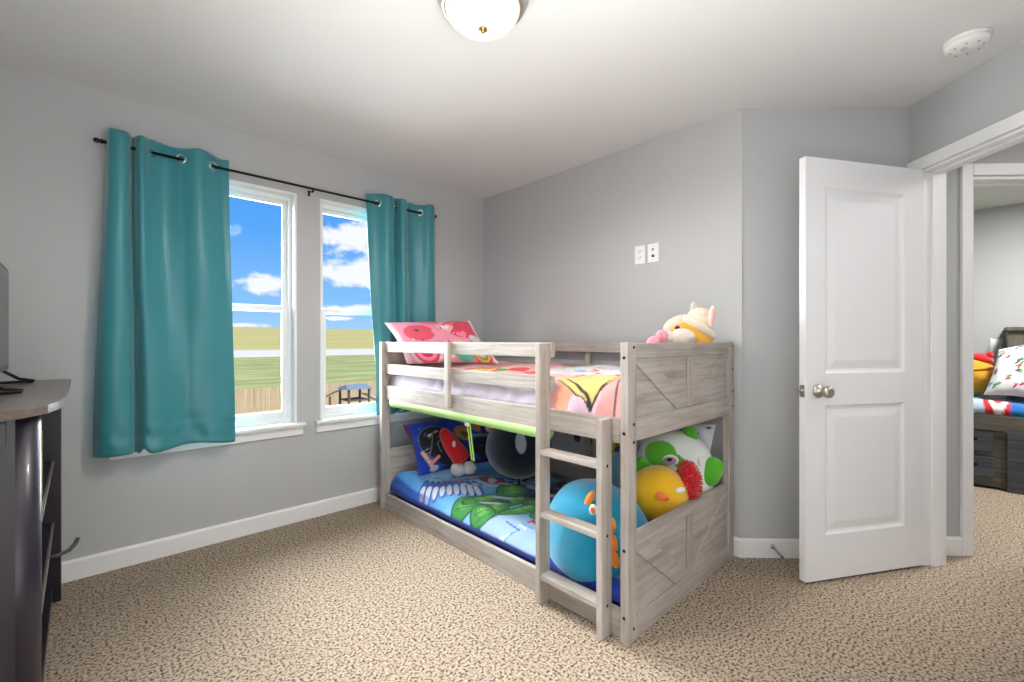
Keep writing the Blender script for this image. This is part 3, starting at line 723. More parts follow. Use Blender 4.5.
def low_h(X, Y):
    z = 0.205 + 0.012*vnoise(X, Y, 11, 9) + 0.006*vnoise(X, Y, 12, 24)
    z = z + 0.055*sst(2.62, 2.86, Y)*(1-0.5*sst(1.6, 1.8, X))
    z = z - 0.07*np.exp(-(((X-1.80)/.2)**2+((Y-1.22)/.22)**2))
    d = np.minimum.reduce([X-1.580, 2.520-X, Y-0.984, 2.908-Y]); r = np.clip(d/0.11, 0, 1)
    z = 0.098 + (z-0.098)*np.sqrt(np.clip(1-(1-r)**2, 0, 1))
    e = 1-((X-1.772)/.213)**2-((Y-1.280)/.253)**2            # pressed down under the big round plush
    return np.where(e > 0, np.minimum(z, np.maximum(0.254-0.24*np.sqrt(np.clip(e, 0, 1)), 0.052)), z)
def low_c(X, Y):
    C = field(X.shape, (96, 168, 222)); n = vnoise(X, Y, 21, 14)
    put(C, sst(0.0, 0.9, n)*0.8, (150, 200, 234)); put(C, sst(0.3, 1.0, -n)*0.7, (38, 124, 212))
    put(C, sst(2.68, 2.86, Y)*0.6, (36, 122, 214))
    # pale front corner
    put(C, (1-sst(1.72, 1.84, X + 0.05*n))*(1-sst(1.95, 2.05, Y)), (150, 178, 210))
    for k in range(60):                                              # thin light and dark streaks of the print
        x, y = 1.6+0.9*((k*0.618) % 1), 1.6+1.25*((k*0.382+.1) % 1); a = 1.9+0.5*math.sin(k*2.1); l = .05+.10*((k*.27) % 1)
        seg(C, X, Y, (x, y), (x+l*math.cos(a), y+l*math.sin(a)), .004, [(190, 216, 236), (60, 130, 200), (214, 226, 238), (40, 104, 180)][k % 4])
    # fan of blue and white feathers
    for k in range(9):
        cx, cy = 1.635+0.030*k, 2.56-0.034*k
        ell(C, X, Y, cx, cy, 0.13, 0.022, .80+0.04*k, (30, 96, 194), (18, 50, 120), 0.2)
        ell(C, X, Y, cx-.03, cy-.03, 0.085, 0.017, .80+0.04*k, (204, 210, 222))
    for k in range(5): ell(C, X, Y, 1.86+.03*k, 2.36-.02*k, .06, .022, 2.1+.1*k, [(196, 204, 218), (34, 84, 180)][k % 2])
    # big leafy green patch with darker outlines
    for (cx, cy, a, b, g) in ((1.68, 2.14, .11, .09, .3), (1.80, 2.12, .15, .07, -.3), (2.02, 2.12, .15, .10, .9), (1.92, 1.98, .16, .07, -.2), (1.76, 1.98, .15, .07, .5), (2.00, 1.88, .14, .08, .5), (1.84, 1.84, .15, .06, -.4), (1.88, 1.72, .10, .06, .2), (1.66, 1.98, .09, .07, 1.0)):
        ell(C, X, Y, cx, cy, a, b, g, (50, 134, 56), (16, 62, 36), 0.12)
        ell(C, X, Y, cx+.015, cy+.012, a*.68, b*.55, g, (84, 164, 70)); ell(C, X, Y, cx+.02, cy+.02, a*.36, b*.26, g, (128, 192, 96))
        for q in (-.5, 0, .5): seg(C, X, Y, (cx+q*a*math.cos(g)-.6*b*math.sin(g), cy+q*a*math.sin(g)+.6*b*math.cos(g)), (cx+(q+.2)*a*math.cos(g)+.6*b*math.sin(g), cy+(q+.2)*a*math.sin(g)-.6*b*math.cos(g)), 0.0035, (20, 78, 42))
    ell(C, X, Y, 1.90, 2.08, .08, .022, 2.2, (190, 208, 226)); ell(C, X, Y, 1.86, 2.02, .05, .02, 2.0, (30, 44, 96)); ell(C, X, Y, 1.78, 2.06, .07, .016, 2.2, (206, 216, 228))
    # red and white bands
    seg(C, X, Y, (1.78, 2.56), (2.00, 2.42), 0.012, (150, 60, 92))
    ell(C, X, Y, 2.06, 2.36, .085, .055, 2.3, (190, 38, 46), (40, 20, 40), .1); ell(C, X, Y, 2.06, 2.36, .03, .05, 2.3, (226, 226, 230))
    for k in range(7):
        ell(C, X, Y, 1.74+.012*k, 1.68-.03*k+.02*(k % 3), .035, .010, k*0.9, (188, 44, 64))
    put(C, (1-sst(1.62, 1.66, X))*(1-sst(1.42, 1.52, Y)), (22, 66, 166))
    # busy dark pattern toward the near end
    rs = np.random.RandomState(4)
    zone = sst(1.95, 2.05, X + 0.03*n)*(1-sst(2.0, 2.1, Y)); put(C, zone*0.9, (30, 38, 78))
    for k in range(170):
        cx, cy = rs.uniform(2.0, 2.54), rs.uniform(1.0, 2.05); r = rs.uniform(.012, .04)
        c = [(24, 28, 64), (170, 40, 48), (210, 214, 226), (40, 92, 180), (120, 76, 70), (20, 20, 36), (86, 120, 190)][rs.randint(7)]
        ell(C, X, Y, cx, cy, r*1.6, r*.7, rs.uniform(0, 3), c)
    for k in range(40):
        cx, cy = rs.uniform(2.08, 2.5), rs.uniform(2.0, 2.45); r = rs.uniform(.012, .03)
        c = [(30, 80, 170), (196, 206, 222), (60, 60, 90), (40, 110, 196)][rs.randint(4)]
        ell(C, X, Y, cx, cy, r*1.6, r*.7, rs.uniform(0, 3), c)
    # navy border
    d = np.minimum.reduce([X-1.580, Y-0.984, 2.908-Y]); put(C, 1-sst(0.006, 0.010, d), (18, 40, 124)); put(C, (1-sst(0.028, 0.04, d))*sst(2.3, 2.6, Y)*.8, (20, 62, 164))
    return C
drape('comforter', 'blue comforter with green leafy print on the lower bunk', 'comforter', low_h, low_c, 1.581, 2.518, 0.985, 2.906, FABRIC)

def up_h(X, Y):
    z = 0.975 + 0.014*vnoise(X, Y, 31, 8) + 0.008*vnoise(X, Y, 32, 22) + 0.03*sst(1.7, 2.3, X)
    near = 1-sst(1.36, 1.5, Y)
    d = np.minimum.reduce([X-1.580, 2.520-X, (Y-0.984)*2, (2.908-Y)*2]); r = np.clip(d/(0.06+0.10*near), 0, 1)
    z = 0.80 + (z+0.02*near-0.80)*np.sqrt(np.clip(1-(1-r)**2, 0, 1))
    z = z + 0.010*np.sin(Y*37+30*X+2*np.sin(Y*11))*np.exp(-((X-1.60)/.05)**2)
    return z
def up_c(X, Y):
    C = field(X.shape, (216, 156, 154)); n = vnoise(X, Y, 41, 9)
    put(C, sst(0.1, 0.9, n)*.5, (224, 172, 166)); put(C, sst(0.2, 1, -n)*.4, (204, 140, 148))
    put(C, (1-sst(1.60, 1.66, X))*sst(1.42, 1.5, Y), (214, 204, 218))       # lavender lining folded over at the edge
    ell(C, X, Y, 1.64, 1.30, .10, .09, 0, (214, 150, 122)); ell(C, X, Y, 1.61, 1.23, .07, .08, 0, (204, 174, 192))
    # black-outlined yellow points
    for pts in ([(1.70, 1.50), (1.60, 1.19), (1.76, 1.14), (1.88, 1.18), (1.88, 1.48)],):
        q = np.array(pts); c = q.mean(0); poly(C, X, Y, [tuple(c+(p-c)*1.05) for p in q], (60, 52, 40)); poly(C, X, Y, pts, (210, 186, 108))
    seg(C, X, Y, (1.72, 1.42), (1.60, 1.18), 0.006, (50, 44, 36)); seg(C, X, Y, (1.60, 1.18), (1.80, 1.16), 0.006, (50, 44, 36))
    seg(C, X, Y, (1.80, 1.16), (1.59, 1.06), 0.005, (110, 84, 84)); seg(C, X, Y, (1.80, 1.16), (1.95, 1.0), 0.005, (110, 84, 84))
    # pale band with small motifs and blue clouds farther back
    put(C, sst(1.86, 1.94, X+.02*n)*(1-sst(1.82, 1.95, Y)), (206, 204, 204))
    rs = np.random.RandomState(8)
    for k in range(130):
        cx, cy = rs.uniform(1.93, 2.5), rs.uniform(1.0, 1.9); r = rs.uniform(.008, .026)
        c = [(60, 60, 90), (120, 170, 220), (200, 206, 220), (104, 104, 120), (86, 176, 170), (240, 214, 130), (220, 130, 140)][rs.randint(7)]
        ell(C, X, Y, cx, cy, r*1.7, r*.8, rs.uniform(0, 3), c)
    for (cx, cy, a) in ((2.12, 1.30, .12), (2.20, 1.20, .10), (2.16, 1.42, .09)): ell(C, X, Y, cx, cy, a*1.3, a*.5, 1.4, (104, 172, 226))
    for (cx, cy) in ((2.42, 1.45), (2.45, 1.3)): ell(C, X, Y, cx, cy, .10, .05, 1.4, (112, 176, 150))
    for k in range(14): ell(C, X, Y, rs.uniform(1.75, 1.95), rs.uniform(1.02, 1.5), .022, .01, rs.uniform(0, 3), (206, 70, 84))
    # rainbow and leaf motifs beside the pillow
    for r, c in ((.13, (206, 44, 60)), (.105, (240, 170, 50)), (.08, (250, 226, 110)), (.055, (76, 160, 76))): ell(C, X, Y, 1.86, 2.22, r, r, 0, c)
    ell(C, X, Y, 1.78, 2.12, .07, .06, .3, (240, 120, 134)); ell(C, X, Y, 1.84, 2.02, .09, .05, .8, (76, 152, 62)); ell(C, X, Y, 1.94, 1.98, .10, .06, .2, (206, 40, 46)); ell(C, X, Y, 1.92, 1.86, .06, .05, .2, (232, 84, 88))
    return C
drape('comforter', 'pink comforter with a yellow pointed print on the upper bunk', 'comforter', up_h, up_c, 1.581, 2.518, 0.985, 2.906, FABRIC)

def pillow(name, label, q, h, cfun, cat='pillow', back=(235, 232, 228), m=None, n=90, corner=0.0, mid=None):
    """q: bottom-left, bottom-right, top-right, top-left corners seen from the printed side; puffs h to each side"""
    q = [Vector(p) for p in q]; m = m or SATIN
    nrm = ((q[1]-q[0]).cross(q[3]-q[0])).normalized()
    t = thing(name, label, cat, (q[0]+q[1])/2)
    u = np.linspace(0, 1, n); U, V = np.meshgrid(u, u, indexing='ij')
    # edges bow in slightly between the corners
    bow = 0.035
    Us = U + bow*(0.5-U)*2*np.sin(PI*V)**1.0*np.abs(2*U-1); Vs = V + bow*(0.5-V)*2*np.sin(PI*U)*np.abs(2*V-1)
    A = [np.array(p) for p in q]
    def bil(U, V): return (A[0]*((1-U)*(1-V))[..., None] + A[1]*(U*(1-V))[..., None] + A[2]*(U*V)[..., None] + A[3]*((1-U)*V)[..., None])
    prof = (np.clip(1-np.abs(2*U-1)**2.6, 0, 1)*np.clip(1-np.abs(2*V-1)**2.6, 0, 1))**0.55
    prof = prof*(1+0.06*vnoise(U*3, V*3, 61, 4)) + 0.01*vnoise(U*6, V*6, 62, 5)*prof
    N = np.array(nrm)
    F = bil(Us, Vs) + prof[..., None]*h*N; B = bil(Us, Vs) - prof[..., None]*h*0.8*N
    grid_obj('front_print', F, m, t, color=cfun(U, V))
    grid_obj('pillow_back', B, m, t, color=field(U.shape, back))
    return t
def pink_c(U, V):
    C = field(U.shape, (232, 150, 174)); X = U*1.5; Y = V
    rs = np.random.RandomState(3)
    ell(C, X, Y, .42, .62, .26, .20, 0, (226, 84, 106)); star(C, X, Y, .40, .66, .055, .5, (70, 74, 120))
    ell(C, X, Y, 1.22, .72, .34, .26, 0, (222, 66, 96)); ell(C, X, Y, .72, .92, .16, .10, 0, (232, 96, 116)); star(C, X, Y, 1.1, .86, .05, .2, (240, 150, 70))
    heart(C, X, Y, .92, .72, .15, 0.1, (244, 168, 176)); heart(C, X, Y, .92, .73, .07, .1, (250, 226, 226)); heart(C, X, Y, .74, .58, .11, -.2, (246, 150, 166)); heart(C, X, Y, 1.14, .55, .10, .2, (250, 130, 152))
    for r, c in ((.25, (200, 208, 214)), (.21, (226, 70, 110)), (.16, (244, 150, 170)), (.10, (206, 40, 92))): ell(C, X, Y, .38, .16, r, r*.9, 0, c)
    ell(C, X, Y, .74, .18, .10, .14, .2, (242, 200, 176)); ell(C, X, Y, .68, .32, .06, .05, .2, (200, 60, 100)); ell(C, X, Y, .98, .14, .18, .15, 0, (92, 172, 150)); ell(C, X, Y, 1.0, .34, .12, .06, 0, (224, 206, 120))
    for r, c in ((.16, (208, 52, 60)), (.13, (240, 176, 60)), (.10, (90, 164, 84)), (.06, (240, 150, 170))): ell(C, X, Y, 1.28, .12, r, r, 0, c)
    ell(C, X, Y, 1.34, .48, .10, .08, 0, (206, 204, 212))
    for k in range(12): star(C, X, Y, rs.uniform(.05, 1.45), rs.uniform(.05, .95), .025, rs.uniform(0, 3), [(96, 86, 140), (206, 40, 90), (250, 224, 226)][rs.randint(3)])
    put(C, 1-sst(.04, .07, U), (244, 206, 218)); put(C, sst(.955, .975, U), (238, 226, 224))
    return C
pillow('pillow', 'pink printed pillow with hearts and rainbows at the head of the upper bunk', [(1.60, 2.705, 1.015), (2.13, 2.37, 1.015), (2.15, 2.72, 1.325), (1.565, 2.955, 1.30)], 0.072, pink_c)
def blue_c(U, V):
    C = field(U.shape, (24, 62, 176)); X = U*1.5; Y = V
    n = vnoise(X, Y, 71, 6); put(C, sst(.1, 1, n)*.6, (18, 38, 120)); put(C, sst(.3, 1, -n)*.6, (34, 92, 210))
    put(C, 1-sst(.02, .1, X+.1*(1-Y)), (96, 46, 52))
    ell(C, X, Y, .40, .50, .30, .34, .5, (30, 34, 42), (120, 124, 132), .04); ell(C, X, Y, .52, .36, .30, .30, -.3, (26, 30, 38))
    for p, q_ in (((.36, .46), (.62, .66)), ((.40, .30), (.38, .5)), ((.55, .42), (.80, .25)), ((.62, .66), (.50, .42)), ((.2, .3), (.34, .62))): seg(C, X, Y, p, q_, .009, (118, 122, 128))
    ell(C, X, Y, .30, .66, .05, .02, .4, (206, 206, 206)); ell(C, X, Y, .42, .70, .055, .022, .3, (150, 152, 156))
    seg(C, X, Y, (.10, .38), (.20, .12), .03, (224, 186, 164)); seg(C, X, Y, (.19, .14), (.34, .24), .028, (226, 150, 130)); ell(C, X, Y, .24, .06, .07, .05, 0, (170, 172, 176))
    ell(C, X, Y, .88, .58, .16, .14, -.5, (176, 136, 70)); ell(C, X, Y, .92, .55, .09, .05, -.5, (104, 70, 40))
    for k in range(5): seg(C, X, Y, (.80+.05*k, .98), (1.02+.05*k, .66), .012, [(120, 140, 176), (196, 204, 216), (70, 90, 140), (160, 170, 186), (40, 50, 90)][k])
    ell(C, X, Y, 1.18, .72, .12, .17, .15, (206, 150, 122)); ell(C, X, Y, 1.17, .90, .12, .06, .1, (150, 96, 60)); put(C, sst(1.30, 1.33, X)*sst(.5, .55, Y), (26, 40, 130))
    ell(C, X, Y, 1.2, .26, .26, .2, 0, (30, 34, 46)); seg(C, X, Y, (1.0, .50), (1.4, .46), .03, (120, 140, 160))
    put(C, (1-sst(.03, .08, Y))*sst(.3, .4, X), (24, 26, 34))
    rs = np.random.RandomState(17)
    for k in range(46):
        x, y, a, l = rs.uniform(.1, 1.4), rs.uniform(.05, .95), rs.uniform(-.6, 1.2), rs.uniform(.03, .11)
        seg(C, X, Y, (x, y), (x+l*math.cos(a), y+l*math.sin(a)), rs.uniform(.004, .009), [(96, 104, 120), (14, 16, 24), (40, 80, 190), (150, 156, 168), (110, 44, 40), (180, 140, 80)][rs.randint(6)])
    return C
pillow('pillow', 'dark blue and black printed pillow at the head of the lower bunk', [(1.665, 2.665, 0.255), (2.36, 2.55, 0.265), (2.33, 2.82, 0.625), (1.66, 2.865, 0.575)], 0.07, blue_c, back=(24, 44, 110))
def white_c(U, V):
    C = field(U.shape, (206, 210, 218)); X = U*1.4; Y = V; rs = np.random.RandomState(13)
    for k in range(60): ell(C, X, Y, rs.uniform(.4, 1.35), rs.uniform(.05, .97), rs.uniform(.02, .05), .015, rs.uniform(0, 3), [(60, 66, 90), (120, 128, 150), (160, 60, 70), (90, 110, 160)][rs.randint(4)])
    put(C, (1-sst(.30, .33, X))*sst(.50, .53, Y), (26, 34, 84)); put(C, (1-sst(.30, .33, X))*(1-sst(.50, .53, Y)), (140, 194, 228))
    star(C, X, Y, .16, .62, .17, 1.3, (222, 206, 74))
    for k in range(5): ell(C, X, Y, .16+.10*math.cos(k*1.26), .62+.10*math.sin(k*1.26), .014, .014, 0, (30, 34, 60))
    return C
pillow('pillow', 'pale printed pillow with a yellow star standing against the back rail of the lower bunk', [(2.44, 1.76, 0.225), (2.44, 1.03, 0.225), (2.515, 1.03, 0.715), (2.515, 1.76, 0.685)], 0.05, white_c)

# wall stickers: smiling planets
def stickers():
    g = mat('sticker_grey', (74, 74, 78), 0.7); lg = mat('sticker_light_grey', (150, 150, 154), 0.7)
    def disc(name, y, z, r, label, ring=False, smile=False):
        t = thing(name, label, 'wall sticker', (2.6, y, z), 'planet stickers behind the lower bunk')
        m = MB(); m.lathe([(0, 0), (r, 0), (r, 0.0008), (0, 0.0008)], (2.5999, y, z), (-1, 0, 0), 28); m.build('planet', g, t)
        if ring:
            v = []; n = 40
            for k in range(n):
                a = 2*PI*k/n
                for rr in (1.5, 1.8):
                    yy, zz = r*rr*math.cos(a), r*rr*.38*math.sin(a); v.append((2.5985, y+yy*math.cos(.5)+zz*math.sin(.5), z-yy*math.sin(.5)*-1*.6+zz))
            mm = MB(); mm._add(v, [(2*k, 2*k+1, (2*k+3) % (2*n), (2*k+2) % (2*n)) for k in range(n)]); o = mm.build('ring', lg, t)
            md = o.modifiers.new('t', 'SOLIDIFY'); md.thickness = 0.0006
        if smile:
            pts = [(2.5985, y+r*.45*math.cos(a), z+r*.45*math.sin(a)) for a in np.linspace(PI*1.15, PI*1.85, 9)]
            m = MB(); m.tube(pts, 0.0014, 6)
            for s in (-1, 1): m.sph((2.5985, y+s*r*.3, z+r*.25), (.001, r*.12, r*.12), seg=10, ring=6)
            m.build('smile', lg, t)
    disc('wall_sticker', 2.144, 0.502, 0.024, 'dark round planet sticker, farthest from the ladder of the three')
    disc('wall_sticker', 2.05, 0.471, 0.029, 'smiling dark planet sticker, middle one above the lower bunk', smile=True)
    disc('wall_sticker', 1.936, 0.468, 0.021, 'ringed planet sticker beside the short ladder post', ring=True)
stickers()

# ------------------------------------------------------------------ plush toys
def rotm(*angs):
    M = Matrix.Identity(3)
    for ax, a in angs: M = Matrix.Rotation(a, 3, ax) @ M
    return M
def body(name, parent, c, r, M=None, cfun=None, rgb=None, sq=2.0, seed=0, lump=0.02, flat=None, m=None, n=72, shape=None):
    """a soft closed body: superellipsoid with gentle lumps; cfun(d) paints from unit directions d (n,3)"""
    th = np.linspace(0.001, PI-0.001, n); ph = np.linspace(0, 2*PI, n*2, endpoint=False)
    PH, TH = np.meshgrid(ph, th, indexing='ij')
    D = np.stack([np.sin(TH)*np.cos(PH), np.sin(TH)*np.sin(PH), np.cos(TH)], -1)
    k = (np.abs(D)**sq).sum(-1)**(-1/sq)
    P = D*k[..., None]*np.array(r)
    P *= (1 + lump*vnoise(D[..., 0]+D[..., 2]*1.3, D[..., 1]-D[..., 2], seed, 3.2))[..., None]
    if shape is not None: P = shape(P, D)
    if M is not None: P = P @ np.array(M).T
    P = P + np.array(c)
    if flat is not None: P[..., 2] = np.maximum(P[..., 2], flat)
    C = cfun(D) if cfun else field(PH.shape, rgb)
    return grid_obj(name, P, m or PLUSH, parent, color=C, close_u=True)

# big turquoise dinosaur cushion pushed against the ladder
def build_dino():
    c = Vector((1.772, 1.280, 0.258))
    t = thing('plush_dinosaur', 'big round turquoise plush with orange back spikes behind the bunk ladder', 'plush toy', (c.x, c.y, 0.16))
    def col(D):
        return field(D.shape[:2], (22, 148, 186))
    def shp(P, D):
        P = P.copy(); P[..., 0] *= 1-0.10*D[..., 2]; return P
    body('body', t, c, (0.212, 0.252, 0.24), rotm(('X', .25)), col, sq=2.25, seed=3, lump=0.018, shape=shp, flat=0.055)
    # the belly seam with its row of orange spikes runs down the side that faces the ladder
    org = (246, 150, 44)
    pts = [(1.646, 1.228, .468, .55), (1.636, 1.108, .385, .1), (1.624, 1.090, .322, -.1), (1.624, 1.082, .256, -.25)]
    for i, (x, y, z, a) in enumerate(pts):
        body('spike', t, (x, y, z), (0.014, 0.017 if i == 0 else .020, 0.044 if i == 0 else .037), rotm(('X', a), ('Z', 0 if i == 0 else .5)), rgb=org, seed=i, n=20)
    k = body('eye', t, (1.630, 1.196, .432), (.012, .020, .025), rotm(('X', .2)), rgb=(240, 226, 214), n=20)
    k['label'] = 'pale round patch with an orange centre'
    body('pupil', k, (1.620, 1.194, .432), (.005, .011, .014), rotm(('X', .2)), rgb=(232, 132, 60), n=16)
build_dino()

# toys lean toward the open side of the room: local x = their right seen from the front, y = their back, z = up
TR = Vector((.7242, -.6896, 0)); TB = Vector((.6896, .7242, 0)); TM = Matrix((TR, TB, Vector((0, 0, 1)))).transposed()
def tpos(c, r, b, u): return c + TR*r + TB*b + Vector((0, 0, u))
def build_chick():
    c = Vector((2.075, 1.128, 0.412))
    t = thing('plush_chick', 'round yellow plush bird with orange beak and shaggy red comb', 'plush toy', (c.x, c.y, .22))
    body('body', t, c, (0.140, 0.125, 0.142), TM @ rotm(('Y', .5)), rgb=(236, 184, 26), seed=5, lump=0.015, sq=2.1)
    b = body('beak', t, tpos(c, -.028, -.128, .034), (.028, .024, .020), TM @ rotm(('Y', .2)), rgb=(240, 124, 44), n=24, seed=2)
    body('beak_tip', b, tpos(c, -.010, -.139, .028), (.016, .018, .011), TM, rgb=(230, 96, 40), n=20)
    body('eye', t, tpos(c, .068, -.106, .056), (.034, .012, .015), TM @ rotm(('Z', .55), ('Y', .1)), rgb=(240, 238, 222), n=24)
    body('eye', t, tpos(c, .030, -.105, -.070), (.022, .010, .014), TM @ rotm(('X', .5)), rgb=(240, 238, 222), n=20)
    th = tpos(c, .138, -.030, .076)
    MM = TM @ rotm(('Y', -.12))
    cm = body('comb', t, th, (0.050, 0.056, 0.092), MM, rgb=(190, 10, 18), seed=9, lump=.05, n=40)
    cm['label'] = 'shaggy red comb'
    m = MB(); rs = random.Random(5)
    for k in range(460):
        z = rs.uniform(-1, 1); a = rs.uniform(0, 2*PI); q = math.sqrt(1-z*z); d = Vector((q*math.cos(a), q*math.sin(a), z))
        p = th + MM @ Vector((d.x*.050, d.y*.056, d.z*.092)); nn = (MM @ Vector((d.x/.050, d.y/.056, d.z/.092))).normalized()
        nn = (nn + Vector((rs.uniform(-.5, .5), rs.uniform(-.5, .5), rs.uniform(-.5, .5)))).normalized()
        m.tube([p - nn*.004, p + nn*.007, p + nn*.014], [.0032, .0024, .0006], 5, cap=False)
    tf = m.build('tufts', mat('red_shag', (198, 12, 20), 0.9, sheen=.4), cm); tf['kind'] = 'stuff'
build_chick()

def build_green():
    c = Vector((2.305, 1.165, 0.465))
    t = thing('plush_toy', 'large white plush with bright green patches and flaps in the near corner of the bunk', 'plush toy', (c.x, c.y, .2))
    def col(D):
        C = field(D.shape[:2], (226, 232, 226))
        X = np.where(D[..., 1] < 0.1, D[..., 0], 9); Y = D[..., 2]
        ell(C, X, Y, -.46, .52, .34, .26, .35, (86, 172, 44)); ell(C, X, Y, -.14, .42, .26, .13, -.45, (86, 172, 44))
        ell(C, X, Y, -.16, .02, .16, .09, .25, (62, 140, 44)); seg(C, X, Y, (.40, .45), (.36, .0), .014, (150, 158, 152)); seg(C, X, Y, (.36, .0), (.5, -.35), .014, (170, 178, 172))
        return C
    body('body', t, c, (0.205, 0.135, 0.225), TM, col, sq=2.25, seed=12, lump=.012, flat=.2)
    e = body('eye', t, tpos(c, -.062, -.112, .095), (.044, .022, .030), TM @ rotm(('Z', -.3), ('Y', -.2)), rgb=(236, 238, 238), n=24)
    p = body('iris', e, tpos(c, -.068, -.127, .097), (.034, .012, .021), TM @ rotm(('Z', -.3), ('Y', -.2)), rgb=(172, 138, 172), n=24)
    body('pupil', p, tpos(c, -.071, -.137, .106), (.015, .006, .010), TM @ rotm(('Z', -.3), ('Y', -.3)), rgb=(24, 22, 28), n=18)
    for (r, b, u, rr, a) in ((.158, -.095, .035, (.054, .030, .074), .45), (.075, -.03, .205, (.034, .028, .062), -.12), (-.205, -.10, .055, (.040, .032, .055), .3), (-.172, -.14, -.005, (.034, .028, .032), .2), (-.225, -.08, -.02, (.036, .03, .04), 0)):
        body('flap', t, tpos(c, r, b, u), rr, TM @ rotm(('Y', a)), rgb=(74, 168, 34), seed=int(abs(a)*10+9), n=32, sq=2.6)
build_green()

def build_whale():
    c = Vector((2.19, 2.23, 0.450))
    t = thing('plush_whale', 'round navy plush with a pale oval patch at the back of the lower bunk', 'plush toy', (c.x, c.y, .22))
    def col(D):
        C = field(D.shape[:2], (12, 17, 34)); n = vnoise(D[..., 0]*2, D[..., 2]*2, 7, 3)
        put(C, sst(.2, 1, n)*.5, (20, 28, 50))
        f = D @ np.array((-.72, -.69, 0)); X = D @ np.array((.69, -.72, 0)); X = np.where(f > 0, X, 9)
        ell(C, X, D[..., 2], .10, .30, .15, .30, .12, (158, 166, 182)); put(C, sst(.6, .95, -np.where(f > -.2, X, 0)), (34, 52, 100))
        return C
    body('body', t, c, (0.225, 0.215, 0.215), None, col, sq=2.15, seed=20, lump=.012, n=120)
    body('tail', t, c + Vector((-.09, .20, .12)), (.06, .03, .04), rotm(('Z', .6)), rgb=(206, 150, 140), n=24, seed=2)
    m = MB(); m.tube([c + Vector((-.07, -.07, -.19)), c + Vector((-.08, -.08, -.235))], .008, 8); m.build('care_tag', mat('navy_tag', (14, 18, 40), .6), t)
build_whale()

def build_red():
    c = Vector((1.90, 2.60, 0.43))
    t = thing('plush_toy', 'soft red plush with a white disc and fluffy white base on the blue pillow', 'plush toy', (1.93, 2.55, .26))
    pts = [(1.85, 2.66, .555), (1.87, 2.635, .50), (1.90, 2.60, .43), (1.94, 2.575, .37), (1.96, 2.56, .32)]
    m = MB(); m.tube(pts, [.028, .05, .062, .068, .07], 24); o = m.build('red_body', mat('red_plush', (196, 16, 30), .9, sheen=.4, bump=.4, bscale=200, bdist=.003), t)
    md = o.modifiers.new('s', 'SUBSURF'); md.levels = 1; md.render_levels = 2
    body('white_base', t, (1.925, 2.56, .275), (.062, .05, .05), None, rgb=(226, 226, 230), seed=31, lump=.08, n=36)
    b2 = body('white_base', t, (1.985, 2.52, .28), (.05, .045, .048), None, rgb=(214, 216, 222), seed=33, lump=.08, n=36)
    body('white_disc', t, (1.872, 2.545, .46), (.022, .012, .022), rotm(('Z', .7)), rgb=(232, 232, 234), n=20)
build_red()
def build_strap():
    t = thing('strap', 'doubled lime ribbon hanging from the foam tube in front of the blue pillow', 'ribbon', (1.575, 2.0, .72))
    mL = mat('lime_ribbon', (150, 190, 70), .7)
    for dy in (-.012, .012):
        m = MB(); p = [(1.572+.03*k/8, 2.005+dy*(1-.2*k/8), .722-.025*k) for k in range(10)]
        for i in range(len(p)-1):
            (x0, y0, z0), (x1, y1, z1) = p[i], p[i+1]
            v = [(x0, y0-.006, z0), (x0, y0+.006, z0), (x1, y1+.006, z1), (x1, y1-.006, z1)]
            v += [(a+.0015, b, c) for a, b, c in v]
            m._add(v, [(0, 1, 2, 3), (7, 6, 5, 4), (0, 4, 5, 1), (1, 5, 6, 2), (2, 6, 7, 3), (3, 7, 4, 0)])
        m.build('ribbon', mL, t)
    m = MB(); m.box(1.566, 1.574, 1.99, 2.03, .696, .724, .003); m.build('clip', PLASTIC, t)
build_strap()

def build_bunny():
    c = Vector((2.300, 1.085, 1.135))
    t = thing('plush_rabbit', 'mustard and cream plush with a pale eared hood on the upper bunk', 'plush toy', (c.x, c.y, 1.0))
    body('body', t, c, (.128, .085, .135), TM @ rotm(('Y', .15)), rgb=(220, 162, 44), seed=40, sq=2.15, lump=.012)
    cream = (228, 210, 192)
    h = body('hood', t, tpos(c, .058, -.012, .140), (.072, .078, .068), TM @ rotm(('Y', .45)), rgb=cream, seed=41, lump=.03)
    body('hood_edge', h, tpos(c, .045, -.03, .105), (.098, .066, .030), TM @ rotm(('Y', .62)), rgb=(232, 220, 200), seed=42, lump=.03, n=40)
    body('hood_back', h, tpos(c, -.035, .035, .125), (.085, .05, .045), TM @ rotm(('Y', -.35)), rgb=cream, seed=47, n=36)
    body('ear', h, tpos(c, .022, -.02, .203), (.018, .012, .034), TM, rgb=(206, 200, 188), seed=43, n=24)
    e2 = body('ear', h, tpos(c, .086, -.092, .158), (.020, .013, .056), TM @ rotm(('Y', .12)), rgb=(236, 216, 204), seed=44, n=24)
    body('inner_ear', e2, tpos(c, .084, -.103, .158), (.010, .005, .042), TM @ rotm(('Y', .12)), rgb=(226, 178, 170), seed=44, n=20)
    body('hood_roll', h, tpos(c, .058, -.072, .172), (.026, .020, .024), TM @ rotm(('Y', -.3)), rgb=(234, 204, 190), seed=45, n=24)
    body('eye', t, tpos(c, -.078, -.062, .104), (.014, .008, .009), TM @ rotm(('Y', -.3)), rgb=(56, 34, 20), n=18)
    body('muzzle', t, tpos(c, -.058, -.080, .052), (.066, .040, .046), TM @ rotm(('Y', .1)), rgb=(220, 210, 200), seed=46, n=32)
    body('muzzle', t, tpos(c, -.128, -.065, .046), (.040, .038, .044), TM, rgb=(222, 216, 210), seed=47, n=32)
build_bunny()
